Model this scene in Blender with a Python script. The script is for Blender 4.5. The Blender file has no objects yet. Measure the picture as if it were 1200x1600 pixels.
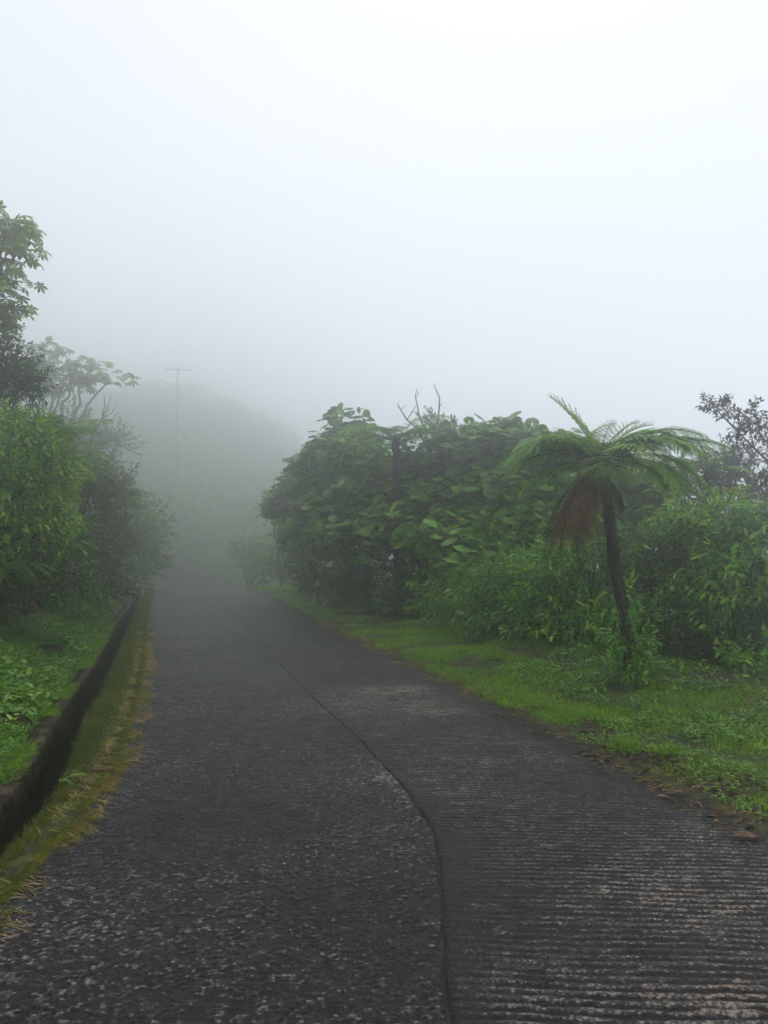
import bpy, math
import numpy as np
from mathutils import Vector
R = math.radians
C = bpy.context.scene.collection
sc = bpy.context.scene

# ------------------------------------------------------------------ camera, world, sun, exposure
F = 1200.0; CX = 600.0; CY = 800.0; CAMH = 1.6
PITCH = math.atan(50.0 / F)
cam_d = bpy.data.cameras.new('camera'); cam = bpy.data.objects.new('camera', cam_d); C.objects.link(cam)
cam_d.sensor_fit = 'VERTICAL'; cam_d.sensor_height = 32.0; cam_d.lens = 24.0
cam_d.clip_start = 0.05; cam_d.clip_end = 2000
cam.location = (0, 0, CAMH); cam.rotation_euler = (R(90) + PITCH, 0, 0)
sc.camera = cam

SUN_EL, SUN_AZ = 62.0, 12.0            # high behind the cloud, ahead of the camera and slightly right
w = bpy.data.worlds.new('World'); sc.world = w; w.use_nodes = True
nt = w.node_tree; nt.nodes.clear()
out = nt.nodes.new('ShaderNodeOutputWorld'); bg = nt.nodes.new('ShaderNodeBackground')
sky = nt.nodes.new('ShaderNodeTexSky'); sky.sky_type = 'NISHITA'; sky.sun_disc = False
sky.sun_elevation = R(SUN_EL); sky.sun_rotation = R(SUN_AZ); sky.dust_density = 3.0
hs = nt.nodes.new('ShaderNodeHueSaturation'); hs.inputs['Saturation'].default_value = 0.30
tc = nt.nodes.new('ShaderNodeTexCoord'); sp = nt.nodes.new('ShaderNodeSeparateXYZ')
rp = nt.nodes.new('ShaderNodeValToRGB')                     # cloud layer, brighter overhead
e = rp.color_ramp.elements
e[0].position = 0.0; e[0].color = (1.10, 1.20, 1.36, 1)
e[1].position = 0.62; e[1].color = (1.01, 1.06, 1.12, 1)
m_ = e.new(0.22); m_.color = (1.06, 1.14, 1.26, 1)
ns = nt.nodes.new('ShaderNodeTexNoise'); ns.inputs['Scale'].default_value = 1.6; ns.inputs['Detail'].default_value = 3
mr = nt.nodes.new('ShaderNodeMapRange'); mr.inputs[1].default_value = .3; mr.inputs[2].default_value = .7
mr.inputs[3].default_value = 9.0; mr.inputs[4].default_value = 10.4
mul = nt.nodes.new('ShaderNodeVectorMath'); mul.operation = 'SCALE'
mx = nt.nodes.new('ShaderNodeMix'); mx.data_type = 'RGBA'; mx.inputs[0].default_value = 0.85
L = nt.links.new
L(tc.outputs['Generated'], sp.inputs[0]); L(sp.outputs['Z'], rp.inputs[0])
L(tc.outputs['Generated'], ns.inputs['Vector']); L(ns.outputs[0], mr.inputs[0])
L(rp.outputs[0], mul.inputs[0]); L(mr.outputs[0], mul.inputs['Scale'])
L(sky.outputs[0], hs.inputs['Color'])
L(hs.outputs[0], mx.inputs[6]); L(mul.outputs[0], mx.inputs[7])
L(mx.outputs[2], bg.inputs[0]); L(bg.outputs[0], out.inputs[0])
bg.inputs[1].default_value = 0.10

sd = bpy.data.lights.new('sun', 'SUN'); sun = bpy.data.objects.new('sun', sd); C.objects.link(sun)
sd.energy = 0.3; sd.angle = R(40); sd.color = (1.0, 0.97, 0.92)
sv = Vector((math.sin(R(SUN_AZ)) * math.cos(R(SUN_EL)), math.cos(R(SUN_AZ)) * math.cos(R(SUN_EL)), math.sin(R(SUN_EL))))
sun.rotation_euler = sv.to_track_quat('Z', 'Y').to_euler(); sun.location = (0, 0, 60)

vs = sc.view_settings; vs.view_transform = 'Standard'; vs.look = 'None'; vs.gamma = 1; vs.exposure = 0.0
cy = sc.cycles
cy.use_denoising = True; cy.denoising_input_passes = 'RGB_ALBEDO_NORMAL'; cy.denoising_prefilter = 'ACCURATE'
cy.max_bounces = 11; cy.diffuse_bounces = 3; cy.glossy_bounces = 2; cy.transmission_bounces = 3
cy.volume_bounces = 9; cy.transparent_max_bounces = 6
cy.use_adaptive_sampling = False; cy.adaptive_threshold = 0.02
cy.caustics_reflective = False; cy.caustics_refractive = False

HAZE_DENSITY = 0.0235

# ------------------------------------------------------------------ small maths
rng = np.random.default_rng(11)
def nrm(v):
    v = np.asarray(v, float); return v / np.maximum(np.linalg.norm(v, axis=-1, keepdims=True), 1e-9)
def sm(a, b, x):
    t = np.clip((np.asarray(x, float) - a) / (b - a), 0, 1); return t * t * (3 - 2 * t)
def hsh(i, j, s):
    n = (i.astype(np.int64) * 374761393 + j.astype(np.int64) * 668265263 + s * 982451653) & 0x7fffffff
    n = ((n ^ (n >> 13)) * 1274126177) & 0x7fffffff
    return ((n ^ (n >> 16)) & 0xffff) / 65535.0
def vn(x, y, s=0):
    x = np.asarray(x, float); y = np.asarray(y, float)
    xi = np.floor(x); yi = np.floor(y); fx = x - xi; fy = y - yi
    fx = fx * fx * (3 - 2 * fx); fy = fy * fy * (3 - 2 * fy); xi = xi.astype(np.int64); yi = yi.astype(np.int64)
    a = hsh(xi, yi, s); b = hsh(xi + 1, yi, s); c = hsh(xi, yi + 1, s); d = hsh(xi + 1, yi + 1, s)
    return (a * (1 - fx) + b * fx) * (1 - fy) + (c * (1 - fx) + d * fx) * fy
def fbm(x, y, o=4, s=0):
    t = 0; a = .5; n = 0
    for k in range(o):
        t = t + a * vn(x * 2 ** k + 7.3 * k, y * 2 ** k - 3.1 * k, s + k); n += a; a *= .5
    return t / n
def at(px, py, Y):
    """the point at depth Y that the photograph shows at pixel px,py"""
    a = (CY - py) / F
    fy = math.cos(PITCH) - a * math.sin(PITCH); fz = math.sin(PITCH) + a * math.cos(PITCH)
    k = Y / fy
    return np.array([(px - CX) / F * k, Y, CAMH + fz * k])

# ------------------------------------------------------------------ the lie of the land
EL = np.array([[-40, -1.2], [0, -1.6], [3.43, -1.71], [4.17, -1.74], [5.65, -1.95], [7.68, -2.46], [10.7, -3.33], [14.8, -4.58], [19.2, -5.87], [27.4, -8.2], [40, -12.0], [60, -19.5], [100, -40], [170, -70]])
ER = np.array([[-40, 3.2], [0, 2.9], [2.5, 2.5], [4.36, 2.18], [5.82, 1.66], [7.68, 1.12], [9.6, .52], [12.8, -.42], [17.5, -1.8], [24, -3.6], [29.5, -5.1], [40, -8.1], [60, -15.5], [100, -36], [170, -66]])
ES = np.array([[-40, .2], [0, .15], [2.95, .23], [4.27, .29], [4.92, .18], [6.4, -.2], [8.35, -.84], [12.8, -2.05], [17.5, -3.45], [24, -5.4], [40, -10.0], [60, -17.5], [100, -38], [170, -68]])
_yy = np.arange(-40, 170, .1)
def _sm(T, k):
    v = np.interp(_yy, T[:, 0], T[:, 1]); ker = np.hanning(k); ker /= ker.sum()
    return np.convolve(np.pad(v, k // 2, mode='edge'), ker, mode='same')[k // 2:-(k // 2)][:len(_yy)]
_l, _r, _s = _sm(EL, 21), _sm(ER, 21), _sm(ES, 9)
def eL(Y): return np.interp(Y, _yy, _l)
def eR(Y): return np.interp(Y, _yy, _r)
def eS(Y): return np.interp(Y, _yy, _s) + .03 * (fbm(np.asarray(Y) * 2.1, np.asarray(Y) * 0 + 1, 4, 88) - .5)
def sw(Y): return np.interp(Y, [2.5, 4.6, 5, 6, 7, 10.5, 19, 40], [.15, .19, .22, .33, .38, .34, .22, .2])              # width of the mossy strip beside the drain
DW = .30; DT = .12                                        # drain width, wall thickness
def base_z(Y):
    Y = np.asarray(Y, float)
    d = np.clip(Y - 24, 0, 30)
    return np.where(d < 12, -d * d * .0045, -.648 - (d - 12) * .108)
def hill_z(X, Y):
    prof = np.interp(X, [-130, -80, -58, -40, -29, -17, -11.5, -7.7, -3, 8], [10, 14, 20, 25.5, 26.5, 24, 19, 13.5, 7, 0])
    ramp = sm(52, 126, Y)
    return prof * ramp * (1 + .22 * (fbm(X * .06, Y * .06, 3, 5) - .5)) * (1 - .3 * sm(132, 150, Y))
def land(X, Y):
    X = np.asarray(X, float); Y = np.asarray(Y, float)
    z = base_z(Y) + 0 * X
    dl = eL(Y) - X; dr = X - eR(Y); s = sw(Y)
    w0 = s + DW + DT
    # left bank beyond the drain wall
    b = np.clip(dl - w0, 0, None)
    bank = .27 * np.minimum(b, .95) + 2.3 * sm(.85, 2.6, b) * (.8 + .4 * fbm(X * .5, Y * .35, 3, 2)) + .22 * np.clip(b - 2.4, 0, 40)
    bank = bank + .07 * (fbm(X * 2.2, Y * 2.2, 3, 9) - .5) * sm(0, .3, b)
    z = z + np.where(dl > w0, bank, 0) * (1 - .5 * sm(30, 60, Y))
    # right verge, falling away behind the shrubs
    q = np.clip(dr, 0, None)
    z = z + np.where(dr > 0, .035 * sm(0, .4, q) + .12 * sm(.6, 2.4, q) - .16 * np.clip(q - 4, 0, 60) * (1 - .6 * sm(30, 60, q)) + .05 * (fbm(X * 1.6, Y * 1.6, 3, 4) - .5) * sm(0.1, .6, q), 0)
    onr = (dl <= s) & (dr <= 0)
    z = np.where(onr, z - .10 * sm(.02, .2, np.minimum(-dl + .0, -dr)) , z)
    return np.maximum(z, -7 + 0 * z) + hill_z(X, Y)

# ------------------------------------------------------------------ mesh builder
class MB:
    def __init__(s): s.v = []; s.t = []; s.r = []; s.m = []; s.n = 0
    def add(s, V, T, rnd=0.5, mi=0):
        V = np.asarray(V, float).reshape(-1, 3); T = np.asarray(T, np.int64).reshape(-1, 3)
        s.v.append(V); s.t.append(T + s.n); s.n += len(V)
        s.r.append(np.broadcast_to(np.asarray(rnd, float), (len(V),)).copy() if np.ndim(rnd) < 1 or len(rnd) == len(V) else np.full(len(V), .5))
        s.m.append(np.full(len(T), mi, np.int32))
    def leaves(s, tm, P, D, U, Ln, Wd, rnd, mi=0):
        tv, tt = tm; P = np.asarray(P); N = len(P)
        if N == 0: return
        D = nrm(D); S = nrm(np.cross(U, D)); U = np.cross(D, S)
        Ln = np.broadcast_to(Ln, (N,)); Wd = np.broadcast_to(Wd, (N,))
        V = P[:, None] + Ln[:, None, None] * tv[None, :, 0:1] * D[:, None] + Wd[:, None, None] * tv[None, :, 1:2] * S[:, None] + Ln[:, None, None] * tv[None, :, 2:3] * U[:, None]
        T = tt[None] + (np.arange(N) * len(tv))[:, None, None]
        s.add(V.reshape(-1, 3), T.reshape(-1, 3), np.repeat(np.broadcast_to(rnd, (N,)), len(tv)), mi)
    def tube(s, pts, rad, k=6, rnd=.5, mi=0, cap=True):
        pts = np.asarray(pts, float); n = len(pts); rad = np.broadcast_to(rad, (n,))
        d = nrm(np.gradient(pts, axis=0)); ref = np.array([0, 0, 1.]) if abs(d[0, 2]) < .9 else np.array([1., 0, 0])
        a = nrm(np.cross(d, ref)); b = np.cross(d, a)
        th = np.arange(k) / k * 2 * np.pi
        V = pts[:, None] + rad[:, None, None] * (np.cos(th)[None, :, None] * a[:, None] + np.sin(th)[None, :, None] * b[:, None])
        V = V.reshape(-1, 3); T = []
        for i in range(n - 1):
            for j in range(k):
                p, q = i * k + j, i * k + (j + 1) % k
                T += [(p, q, q + k), (p, q + k, p + k)]
        if cap:
            V = np.vstack([V, pts[-1], pts[0]])
            for j in range(k):
                T.append(((n - 1) * k + j, (n - 1) * k + (j + 1) % k, n * k)); T.append(((j + 1) % k, j, n * k + 1))
        s.add(V, T, rnd, mi)
    def twigs(s, A, B, ra, rb, mi=0, rnd=.5):
        """many straight three-sided twigs at once"""
        A = np.asarray(A); B = np.asarray(B); N = len(A)
        if N == 0: return
        d = nrm(B - A); a = nrm(np.cross(d, np.array([.3, .5, .81]))); b = np.cross(d, a)
        V = []
        for P, r in ((A, ra), (B, rb)):
            for k in range(3):
                th = k * 2.0944
                V.append(P + np.broadcast_to(r, (N,))[:, None] * (math.cos(th) * a + math.sin(th) * b))
        V = np.stack(V, 1)
        t = np.array([[0, 1, 4], [0, 4, 3], [1, 2, 5], [1, 5, 4], [2, 0, 3], [2, 3, 5], [3, 4, 5]])
        s.add(V.reshape(-1, 3), (t[None] + (np.arange(N) * 6)[:, None, None]).reshape(-1, 3), rnd, mi)
    def grid(s, G, rnd=None, mi=0):
        a, b = G.shape[:2]; i = np.arange(a * b).reshape(a, b)
        q = np.stack([i[:-1, :-1], i[:-1, 1:], i[1:, 1:], i[1:, :-1]], -1).reshape(-1, 4)
        T = np.vstack([q[:, [0, 1, 2]], q[:, [0, 2, 3]]])
        s.add(G.reshape(-1, 3), T, .5 if rnd is None else rnd.reshape(-1), mi)
    def box(s, c, h, rz=0, mi=0, rnd=.5, bev=.0):
        c = np.asarray(c, float); V = np.array([[x, y, z] for x in (-1, 1) for y in (-1, 1) for z in (-1, 1)], float) * h
        ca, sa = math.cos(rz), math.sin(rz); V = np.stack([V[:, 0] * ca - V[:, 1] * sa, V[:, 0] * sa + V[:, 1] * ca, V[:, 2]], 1) + c
        T = [(0, 1, 3), (0, 3, 2), (4, 6, 7), (4, 7, 5), (0, 4, 5), (0, 5, 1), (2, 3, 7), (2, 7, 6), (0, 2, 6), (0, 6, 4), (1, 5, 7), (1, 7, 3)]
        s.add(V, T, rnd, mi)
    def build(s, name, mats, parent=None, smooth=True, origin=None):
        V = np.vstack(s.v); T = np.vstack(s.t).astype(np.int32); rn = np.concatenate(s.r); mi = np.concatenate(s.m)
        o0 = np.zeros(3) if origin is None else np.asarray(origin, float)
        if parent is not None and origin is None: o0 = np.array(parent.get('_o', (0, 0, 0)), float)
        V = V - o0
        me = bpy.data.meshes.new(name)
        me.vertices.add(len(V)); me.vertices.foreach_set('co', V.astype(np.float32).ravel())
        me.loops.add(T.size); me.loops.foreach_set('vertex_index', T.ravel())
        me.polygons.add(len(T)); me.polygons.foreach_set('loop_start', np.arange(len(T), dtype=np.int32) * 3)
        me.polygons.foreach_set('material_index', mi)
        me.polygons.foreach_set('use_smooth', np.full(len(T), smooth))
        me.update(calc_edges=True)
        at_ = me.attributes.new('rnd', 'FLOAT', 'POINT'); at_.data.foreach_set('value', rn.astype(np.float32))
        for m in (mats if isinstance(mats, (list, tuple)) else [mats]): me.materials.append(m)
        o = bpy.data.objects.new(name, me); C.objects.link(o)
        if parent is not None: o.parent = parent
        else: o.location = o0
        return o
def tag(o, label=None, cat=None, group=None, kind=None):
    if label: o['label'] = label
    if cat: o['category'] = cat
    if group: o['group'] = group
    if kind: o['kind'] = kind
    return o
def empty(name, loc, label, cat, group=None):
    o = bpy.data.objects.new(name, None); C.objects.link(o); o.location = tuple(float(a) for a in loc)
    o.empty_display_size = .2; o['_o'] = [float(a) for a in loc]
    return tag(o, label, cat, group)

# ------------------------------------------------------------------ materials
def mat(name):
    m = bpy.data.materials.new(name); m.use_nodes = True; n = m.node_tree; n.nodes.clear()
    o = n.nodes.new('ShaderNodeOutputMaterial'); p = n.nodes.new('ShaderNodeBsdfPrincipled')
    n.links.new(p.outputs[0], o.inputs[0]); return m, n, p, o
def ramp(n, stops):
    r = n.nodes.new('ShaderNodeValToRGB'); e = r.color_ramp.elements
    e[0].position, e[0].color = stops[0][0], (*stops[0][1], 1); e[1].position, e[1].color = stops[-1][0], (*stops[-1][1], 1)
    for p, c in stops[1:-1]: k = e.new(p); k.color = (*c, 1)
    return r
def leafmat(name, stops, rough=.38, trans=.28, tint=1.25, spec=.5):
    """leaf: colour picked by the per-leaf random value, a glossy wet face, some light through the blade"""
    m, n, p, o = mat(name); a = n.nodes.new('ShaderNodeAttribute'); a.attribute_name = 'rnd'
    r = ramp(n, stops); L = n.links.new; L(a.outputs['Fac'], r.inputs[0])
    tcn = n.nodes.new('ShaderNodeTexCoord'); no = n.nodes.new('ShaderNodeTexNoise'); no.inputs['Scale'].default_value = 7; no.inputs['Detail'].default_value = 4
    L(tcn.outputs['Object'], no.inputs['Vector'])
    mp = n.nodes.new('ShaderNodeMapRange'); mp.inputs[1].default_value = .3; mp.inputs[2].default_value = .7; mp.inputs[3].default_value = .72; mp.inputs[4].default_value = 1.28
    L(no.outputs[0], mp.inputs[0])
    vm = n.nodes.new('ShaderNodeVectorMath'); vm.operation = 'SCALE'; L(r.outputs[0], vm.inputs[0]); L(mp.outputs[0], vm.inputs['Scale'])
    L(vm.outputs[0], p.inputs['Base Color']); p.inputs['Roughness'].default_value = rough; p.inputs['Specular IOR Level'].default_value = spec
    t = n.nodes.new('ShaderNodeBsdfTranslucent'); v2 = n.nodes.new('ShaderNodeVectorMath'); v2.operation = 'MULTIPLY'; v2.inputs[1].default_value = (tint, tint * 1.15, tint * .55)
    L(vm.outputs[0], v2.inputs[0]); L(v2.outputs[0], t.inputs[0])
    mxs = n.nodes.new('ShaderNodeMixShader'); mxs.inputs[0].default_value = trans
    L(p.outputs[0], mxs.inputs[1]); L(t.outputs[0], mxs.inputs[2]); L(mxs.outputs[0], o.inputs[0]); return m
def barkmat(name, c1, c2, rough=.85, scale=14, bump=.6):
    m, n, p, o = mat(name); L = n.links.new; tcn = n.nodes.new('ShaderNodeTexCoord'); no = n.nodes.new('ShaderNodeTexNoise')
    no.inputs['Scale'].default_value = scale; no.inputs['Detail'].default_value = 6; no.inputs['Roughness'].default_value = .7
    L(tcn.outputs['Object'], no.inputs['Vector']); r = ramp(n, [(.35, c1), (.65, c2)]); L(no.outputs[0], r.inputs[0]); L(r.outputs[0], p.inputs['Base Color'])
    b = n.nodes.new('ShaderNodeBump'); b.inputs['Strength'].default_value = bump; b.inputs['Distance'].default_value = .02
    L(no.outputs[0], b.inputs['Height']); L(b.outputs[0], p.inputs['Normal']); p.inputs['Roughness'].default_value = rough; return m

G = {}
G['lance'] = leafmat('glossy_green_leaf', [(0, (0.047, 0.143, 0.015)), (.45, (0.089, 0.253, 0.018)), (.8, (0.155, 0.386, 0.023)), (1, (0.338, 0.450, 0.033))])
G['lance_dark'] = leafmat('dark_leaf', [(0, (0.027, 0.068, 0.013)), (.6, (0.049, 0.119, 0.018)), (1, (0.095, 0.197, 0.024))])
G['bright'] = leafmat('bright_green_leaf', [(0, (0.065, 0.190, 0.017)), (.5, (0.119, 0.325, 0.022)), (1, (0.261, 0.400, 0.033))])
G['round'] = leafmat('broad_leaf', [(0, (0.056, 0.139, 0.018)), (.55, (0.099, 0.232, 0.027)), (.96, (0.177, 0.348, 0.037)), (1, (0.400, 0.400, 0.041))], rough=.5, spec=.4)
G['palm'] = leafmat('hand_shaped_leaf', [(0, (0.085, 0.152, 0.023)), (.6, (0.142, 0.233, 0.029)), (1, (0.246, 0.340, 0.041))], rough=.5)
G['olive'] = leafmat('olive_leaf', [(0, (.045, .075, .018)), (.5, (.075, .125, .028)), (.85, (.11, .17, .035)), (1, (.19, .17, .045))], rough=.5)
G['leather'] = leafmat('leathery_leaf', [(0, (.018, .035, .018)), (.6, (.034, .060, .026)), (1, (.07, .10, .04))], rough=.32)
G['spiky'] = leafmat('grey_brown_leaf', [(0, (.022, .026, .018)), (1, (.05, .055, .035))], rough=.6)
G['fern'] = leafmat('fern_leaf', [(0, (0.062, 0.195, 0.020)), (.6, (0.111, 0.323, 0.025)), (1, (0.307, 0.450, 0.045))], rough=.5, trans=.38)
G['fern_young'] = leafmat('young_fern_leaf', [(0, (0.153, 0.330, 0.041)), (1, (0.283, 0.414, 0.064))], rough=.5, trans=.45)
G['fern_dead'] = leafmat('dead_fern_leaf', [(0, (0.047, 0.026, 0.013)), (.5, (0.128, 0.070, 0.031)), (1, (0.324, 0.154, 0.050))], rough=.8, trans=.12, tint=1)
G['grass'] = leafmat('grass_blade', [(0, (0.093, 0.213, 0.010)), (.5, (0.179, 0.352, 0.012)), (.86, (0.305, 0.449, 0.018)), (1, (0.449, 0.449, 0.037))], rough=.5, trans=.3)
G['moss'] = leafmat('moss_and_straw', [(0, (.04, .075, .010)), (.5, (.12, .16, .014)), (.76, (.26, .21, .03)), (1, (.50, .32, .11))], rough=.6, trans=.2)
G['weed'] = leafmat('weed_leaf', [(0, (0.061, 0.168, 0.012)), (.6, (0.130, 0.302, 0.017)), (1, (0.261, 0.400, 0.024))], rough=.4)
G['litter'] = leafmat('leaf_litter', [(0, (.030, .018, .010)), (.6, (.09, .050, .022)), (1, (.26, .16, .07))], rough=.75, trans=.1, tint=1)
G['tan'] = leafmat('tan_dry_leaf', [(0, (.12, .06, .025)), (1, (.34, .19, .08))], rough=.7, trans=.1, tint=1)
B_ = {}
B_['twig'] = barkmat('twig_bark', (.018, .014, .010), (.05, .04, .03))
B_['trunk'] = barkmat('trunk_bark', (.02, .017, .013), (.06, .052, .04))
B_['fern'] = barkmat('fern_trunk_fibre', (.005, .004, .003), (.040, .028, .018), scale=45, bump=1)
B_['pale'] = barkmat('pale_bark', (.05, .048, .04), (.12, .11, .09))
B_['wood'] = barkmat('pole_wood', (.04, .035, .03), (.08, .07, .06))

# ------------------------------------------------------------------ leaf templates (x along, y across, z up)
def t_leaf(n=3, fold=.25, curl=.25, pw=.8):
    V = [(0, 0, 0)]; T = []
    for i in range(1, n):
        t = i / n; hw = .5 * math.sin(math.pi * t ** pw) ** .8
        for y in (-hw, 0, hw): V.append((t, y, -curl * t * t + fold * abs(y) * .25))
    V.append((1, 0, -curl)); e_ = len(V) - 1
    T += [(0, 2, 1), (0, 3, 2)]
    for i in range(n - 2):
        a = 1 + i * 3
        for k in (0, 1): T += [(a + k, a + k + 1, a + k + 4), (a + k, a + k + 4, a + k + 3)]
    a = 1 + (n - 2) * 3
    T += [(a, a + 1, e_), (a + 1, a + 2, e_)]
    return np.array(V, float), np.array(T)
def t_round(k=14, lobes=7, notch=True):
    V = [(0, 0, .03)]; T = []
    for j in range(k):
        th = (j + .5) / k * 2 * math.pi - math.pi
        V.append((.42 * math.cos(th), .42 * math.sin(th), 0))
    for j in range(k):
        th = (j + .5) / k * 2 * math.pi - math.pi
        r = .5 * (.92 + .10 * math.cos(lobes * th)) * (.45 if notch and (j == 0 or j == k - 1) and False else 1)
        r2 = 1.0 * r * 2
        V.append((r2 * .5 * 1.9 * math.cos(th), r2 * .5 * 1.9 * math.sin(th), -.16 + .05 * math.cos(lobes * th + 1)))
    for j in range(k):
        q = (j + 1) % k
        if notch and j == k - 1:
            continue
        T += [(0, 1 + j, 1 + q), (1 + j, 1 + k + j, 1 + k + q), (1 + j, 1 + k + q, 1 + q)]
    return np.array(V, float), np.array(T)
def t_palm(k=7):
    V = []; T = []; tv, tt = t_leaf(3, .2, .35, 1.5)
    for j in range(k):
        th = (j - (k - 1) / 2) / (k - 1) * math.radians(290); s_ = 1 - .35 * abs(j - (k - 1) / 2) / ((k - 1) / 2)
        c, s = math.cos(th), math.sin(th)
        W = np.stack([s_ * (tv[:, 0] * c - tv[:, 1] * .42 * s), s_ * (tv[:, 0] * s + tv[:, 1] * .42 * c), s_ * tv[:, 2] * 1.2], 1)
        T.append(tt + len(V) * len(tv)); V.append(W)
    return np.vstack(V), np.vstack(T)
T3, T4, T2 = t_leaf(3), t_leaf(4, .3, .4), t_leaf(2, .2, .15)
TBLADE = t_leaf(3, .1, .35, .45)
TPIN = (np.array([(0, -.4, 0), (0, .4, 0), (.62, -.36, -.02), (.62, .36, -.02), (1, 0, -.1)], float), np.array([(0, 1, 3), (0, 3, 2), (2, 3, 4)]))
TROUND, TPALM = t_round(), t_palm()
TFAR = (np.array([(0, 0, 0), (.5, -.5, -.1), (.5, .5, -.1), (1, 0, -.3)], float), np.array([(0, 2, 1), (1, 2, 3)]))

# ------------------------------------------------------------------ plants
def rdir(g, n, up=0.):
    v = g.normal(size=(n, 3)); v = nrm(v); v[:, 2] += up; return nrm(v)
def path(a, b, g, n=6, sag=.12, jit=.05):
    a = np.asarray(a, float); b = np.asarray(b, float); t = np.linspace(0, 1, n)[:, None]; d = np.linalg.norm(b - a)
    p = a + (b - a) * t; p[:, 2] += (sag * d * np.sin(np.pi * t[:, 0])); j = g.normal(size=(n, 3)) * jit * d * .35; j[0] = 0; j[-1] = 0
    return p + j
KIND = {  # leaf material, template, shoot length, leaves per shoot, leaf length, leaf width, angle from the shoot, droop, up bias
    'lance': ('lance', T4, .26, 11, .125, .036, 58, .25, .45),
    'bright': ('bright', T4, .20, 11, .092, .038, 62, .12, .4),
    'dark': ('lance_dark', T3, .22, 12, .085, .030, 60, .15, .4),
    'small': ('lance', T3, .20, 13, .055, .024, 60, .1, .3),
    'olive': ('olive', T3, .24, 13, .060, .024, 60, .25, .3),
    'leather': ('leather', T3, .17, 10, .075, .034, 65, .05, .5),
    'spiky': ('spiky', T3, .30, 18, .11, .03, 42, 0, .8),
    'bamboo': ('bright', T4, .50, 11, .17, .016, 40, .75, .6),
    'round': ('round', TROUND, .22, 5, .15, .15, 80, .0, .7),
    'palm': ('palm', TPALM, .22, 5, .26, .26, 70, .35, .6),
    'far': ('round', TFAR, .5, 12, .28, .17, 60, .2, .4),
}
def sprigs(mb, P, D, kind, g, scale=1., bias=0., mi=0, twig_mi=1):
    mk, tm, sl, nl, ll, lw, ang, droop, _ = KIND[kind]
    N = len(P); D = nrm(D); sl = sl * scale * g.uniform(.7, 1.3, N)
    E = P + D * sl[:, None] * .92
    mb.twigs(P, E, .004 * scale, .002 * scale, twig_mi)
    a = nrm(np.cross(D, rdir(g, N))); b = np.cross(D, a)
    k = np.arange(nl); t = (k + .6) / nl
    if kind in ('round', 'palm'): t = .35 + .65 * t
    ph = k * 2.39996 + g.uniform(0, 6.28, (N, 1)); A = np.radians(ang * (1.2 - .7 * t)) * g.uniform(.75, 1.25, (N, nl))
    rad = np.cos(ph)[..., None] * a[:, None] + np.sin(ph)[..., None] * b[:, None]
    d = np.cos(A)[..., None] * D[:, None] + np.sin(A)[..., None] * rad
    d[..., 2] -= droop * g.uniform(.3, 1.2, (N, nl)); d = nrm(d).reshape(-1, 3)
    pos = (P[:, None] + D[:, None] * (sl[:, None] * t)[..., None]).reshape(-1, 3)
    M = N * nl; cl = np.repeat(g.uniform(-.34, .34, N), nl)
    rnd = np.clip(.45 + bias + cl + g.normal(0, .14, M) + np.tile((t - .5) * .35, N), 0, .99)
    ln = ll * scale * g.uniform(.6, 1.2, M)
    if kind in ('round', 'palm'):
        pl = ln * g.uniform(.9, 1.9, M); d[:, 2] = np.abs(d[:, 2]) * .4 + .12; d = nrm(d)
        e_ = pos + d * pl[:, None]; mb.twigs(pos, e_, .005 * scale, .003 * scale, twig_mi)
        DD = np.repeat(D, nl, 0); up = nrm(np.array([0, 0, .75]) + .85 * DD * np.array([1, 1, .3]) + .3 * d + g.normal(0, .28, (M, 3))); dd = d.copy(); dd[:, 2] -= .35; dd = nrm(dd)
        rnd = np.where(g.uniform(size=M) < .012, 1., np.minimum(rnd, .93))
        mb.leaves(tm, e_, dd, up, ln, ln, rnd, mi)
    else:
        U = np.array([0, 0, 1.]) + .45 * rad.reshape(-1, 3) + g.normal(0, .3, (M, 3))
        mb.leaves(tm, pos, d, U, ln, lw * scale * g.uniform(.8, 1.2, M), rnd, mi)
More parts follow.
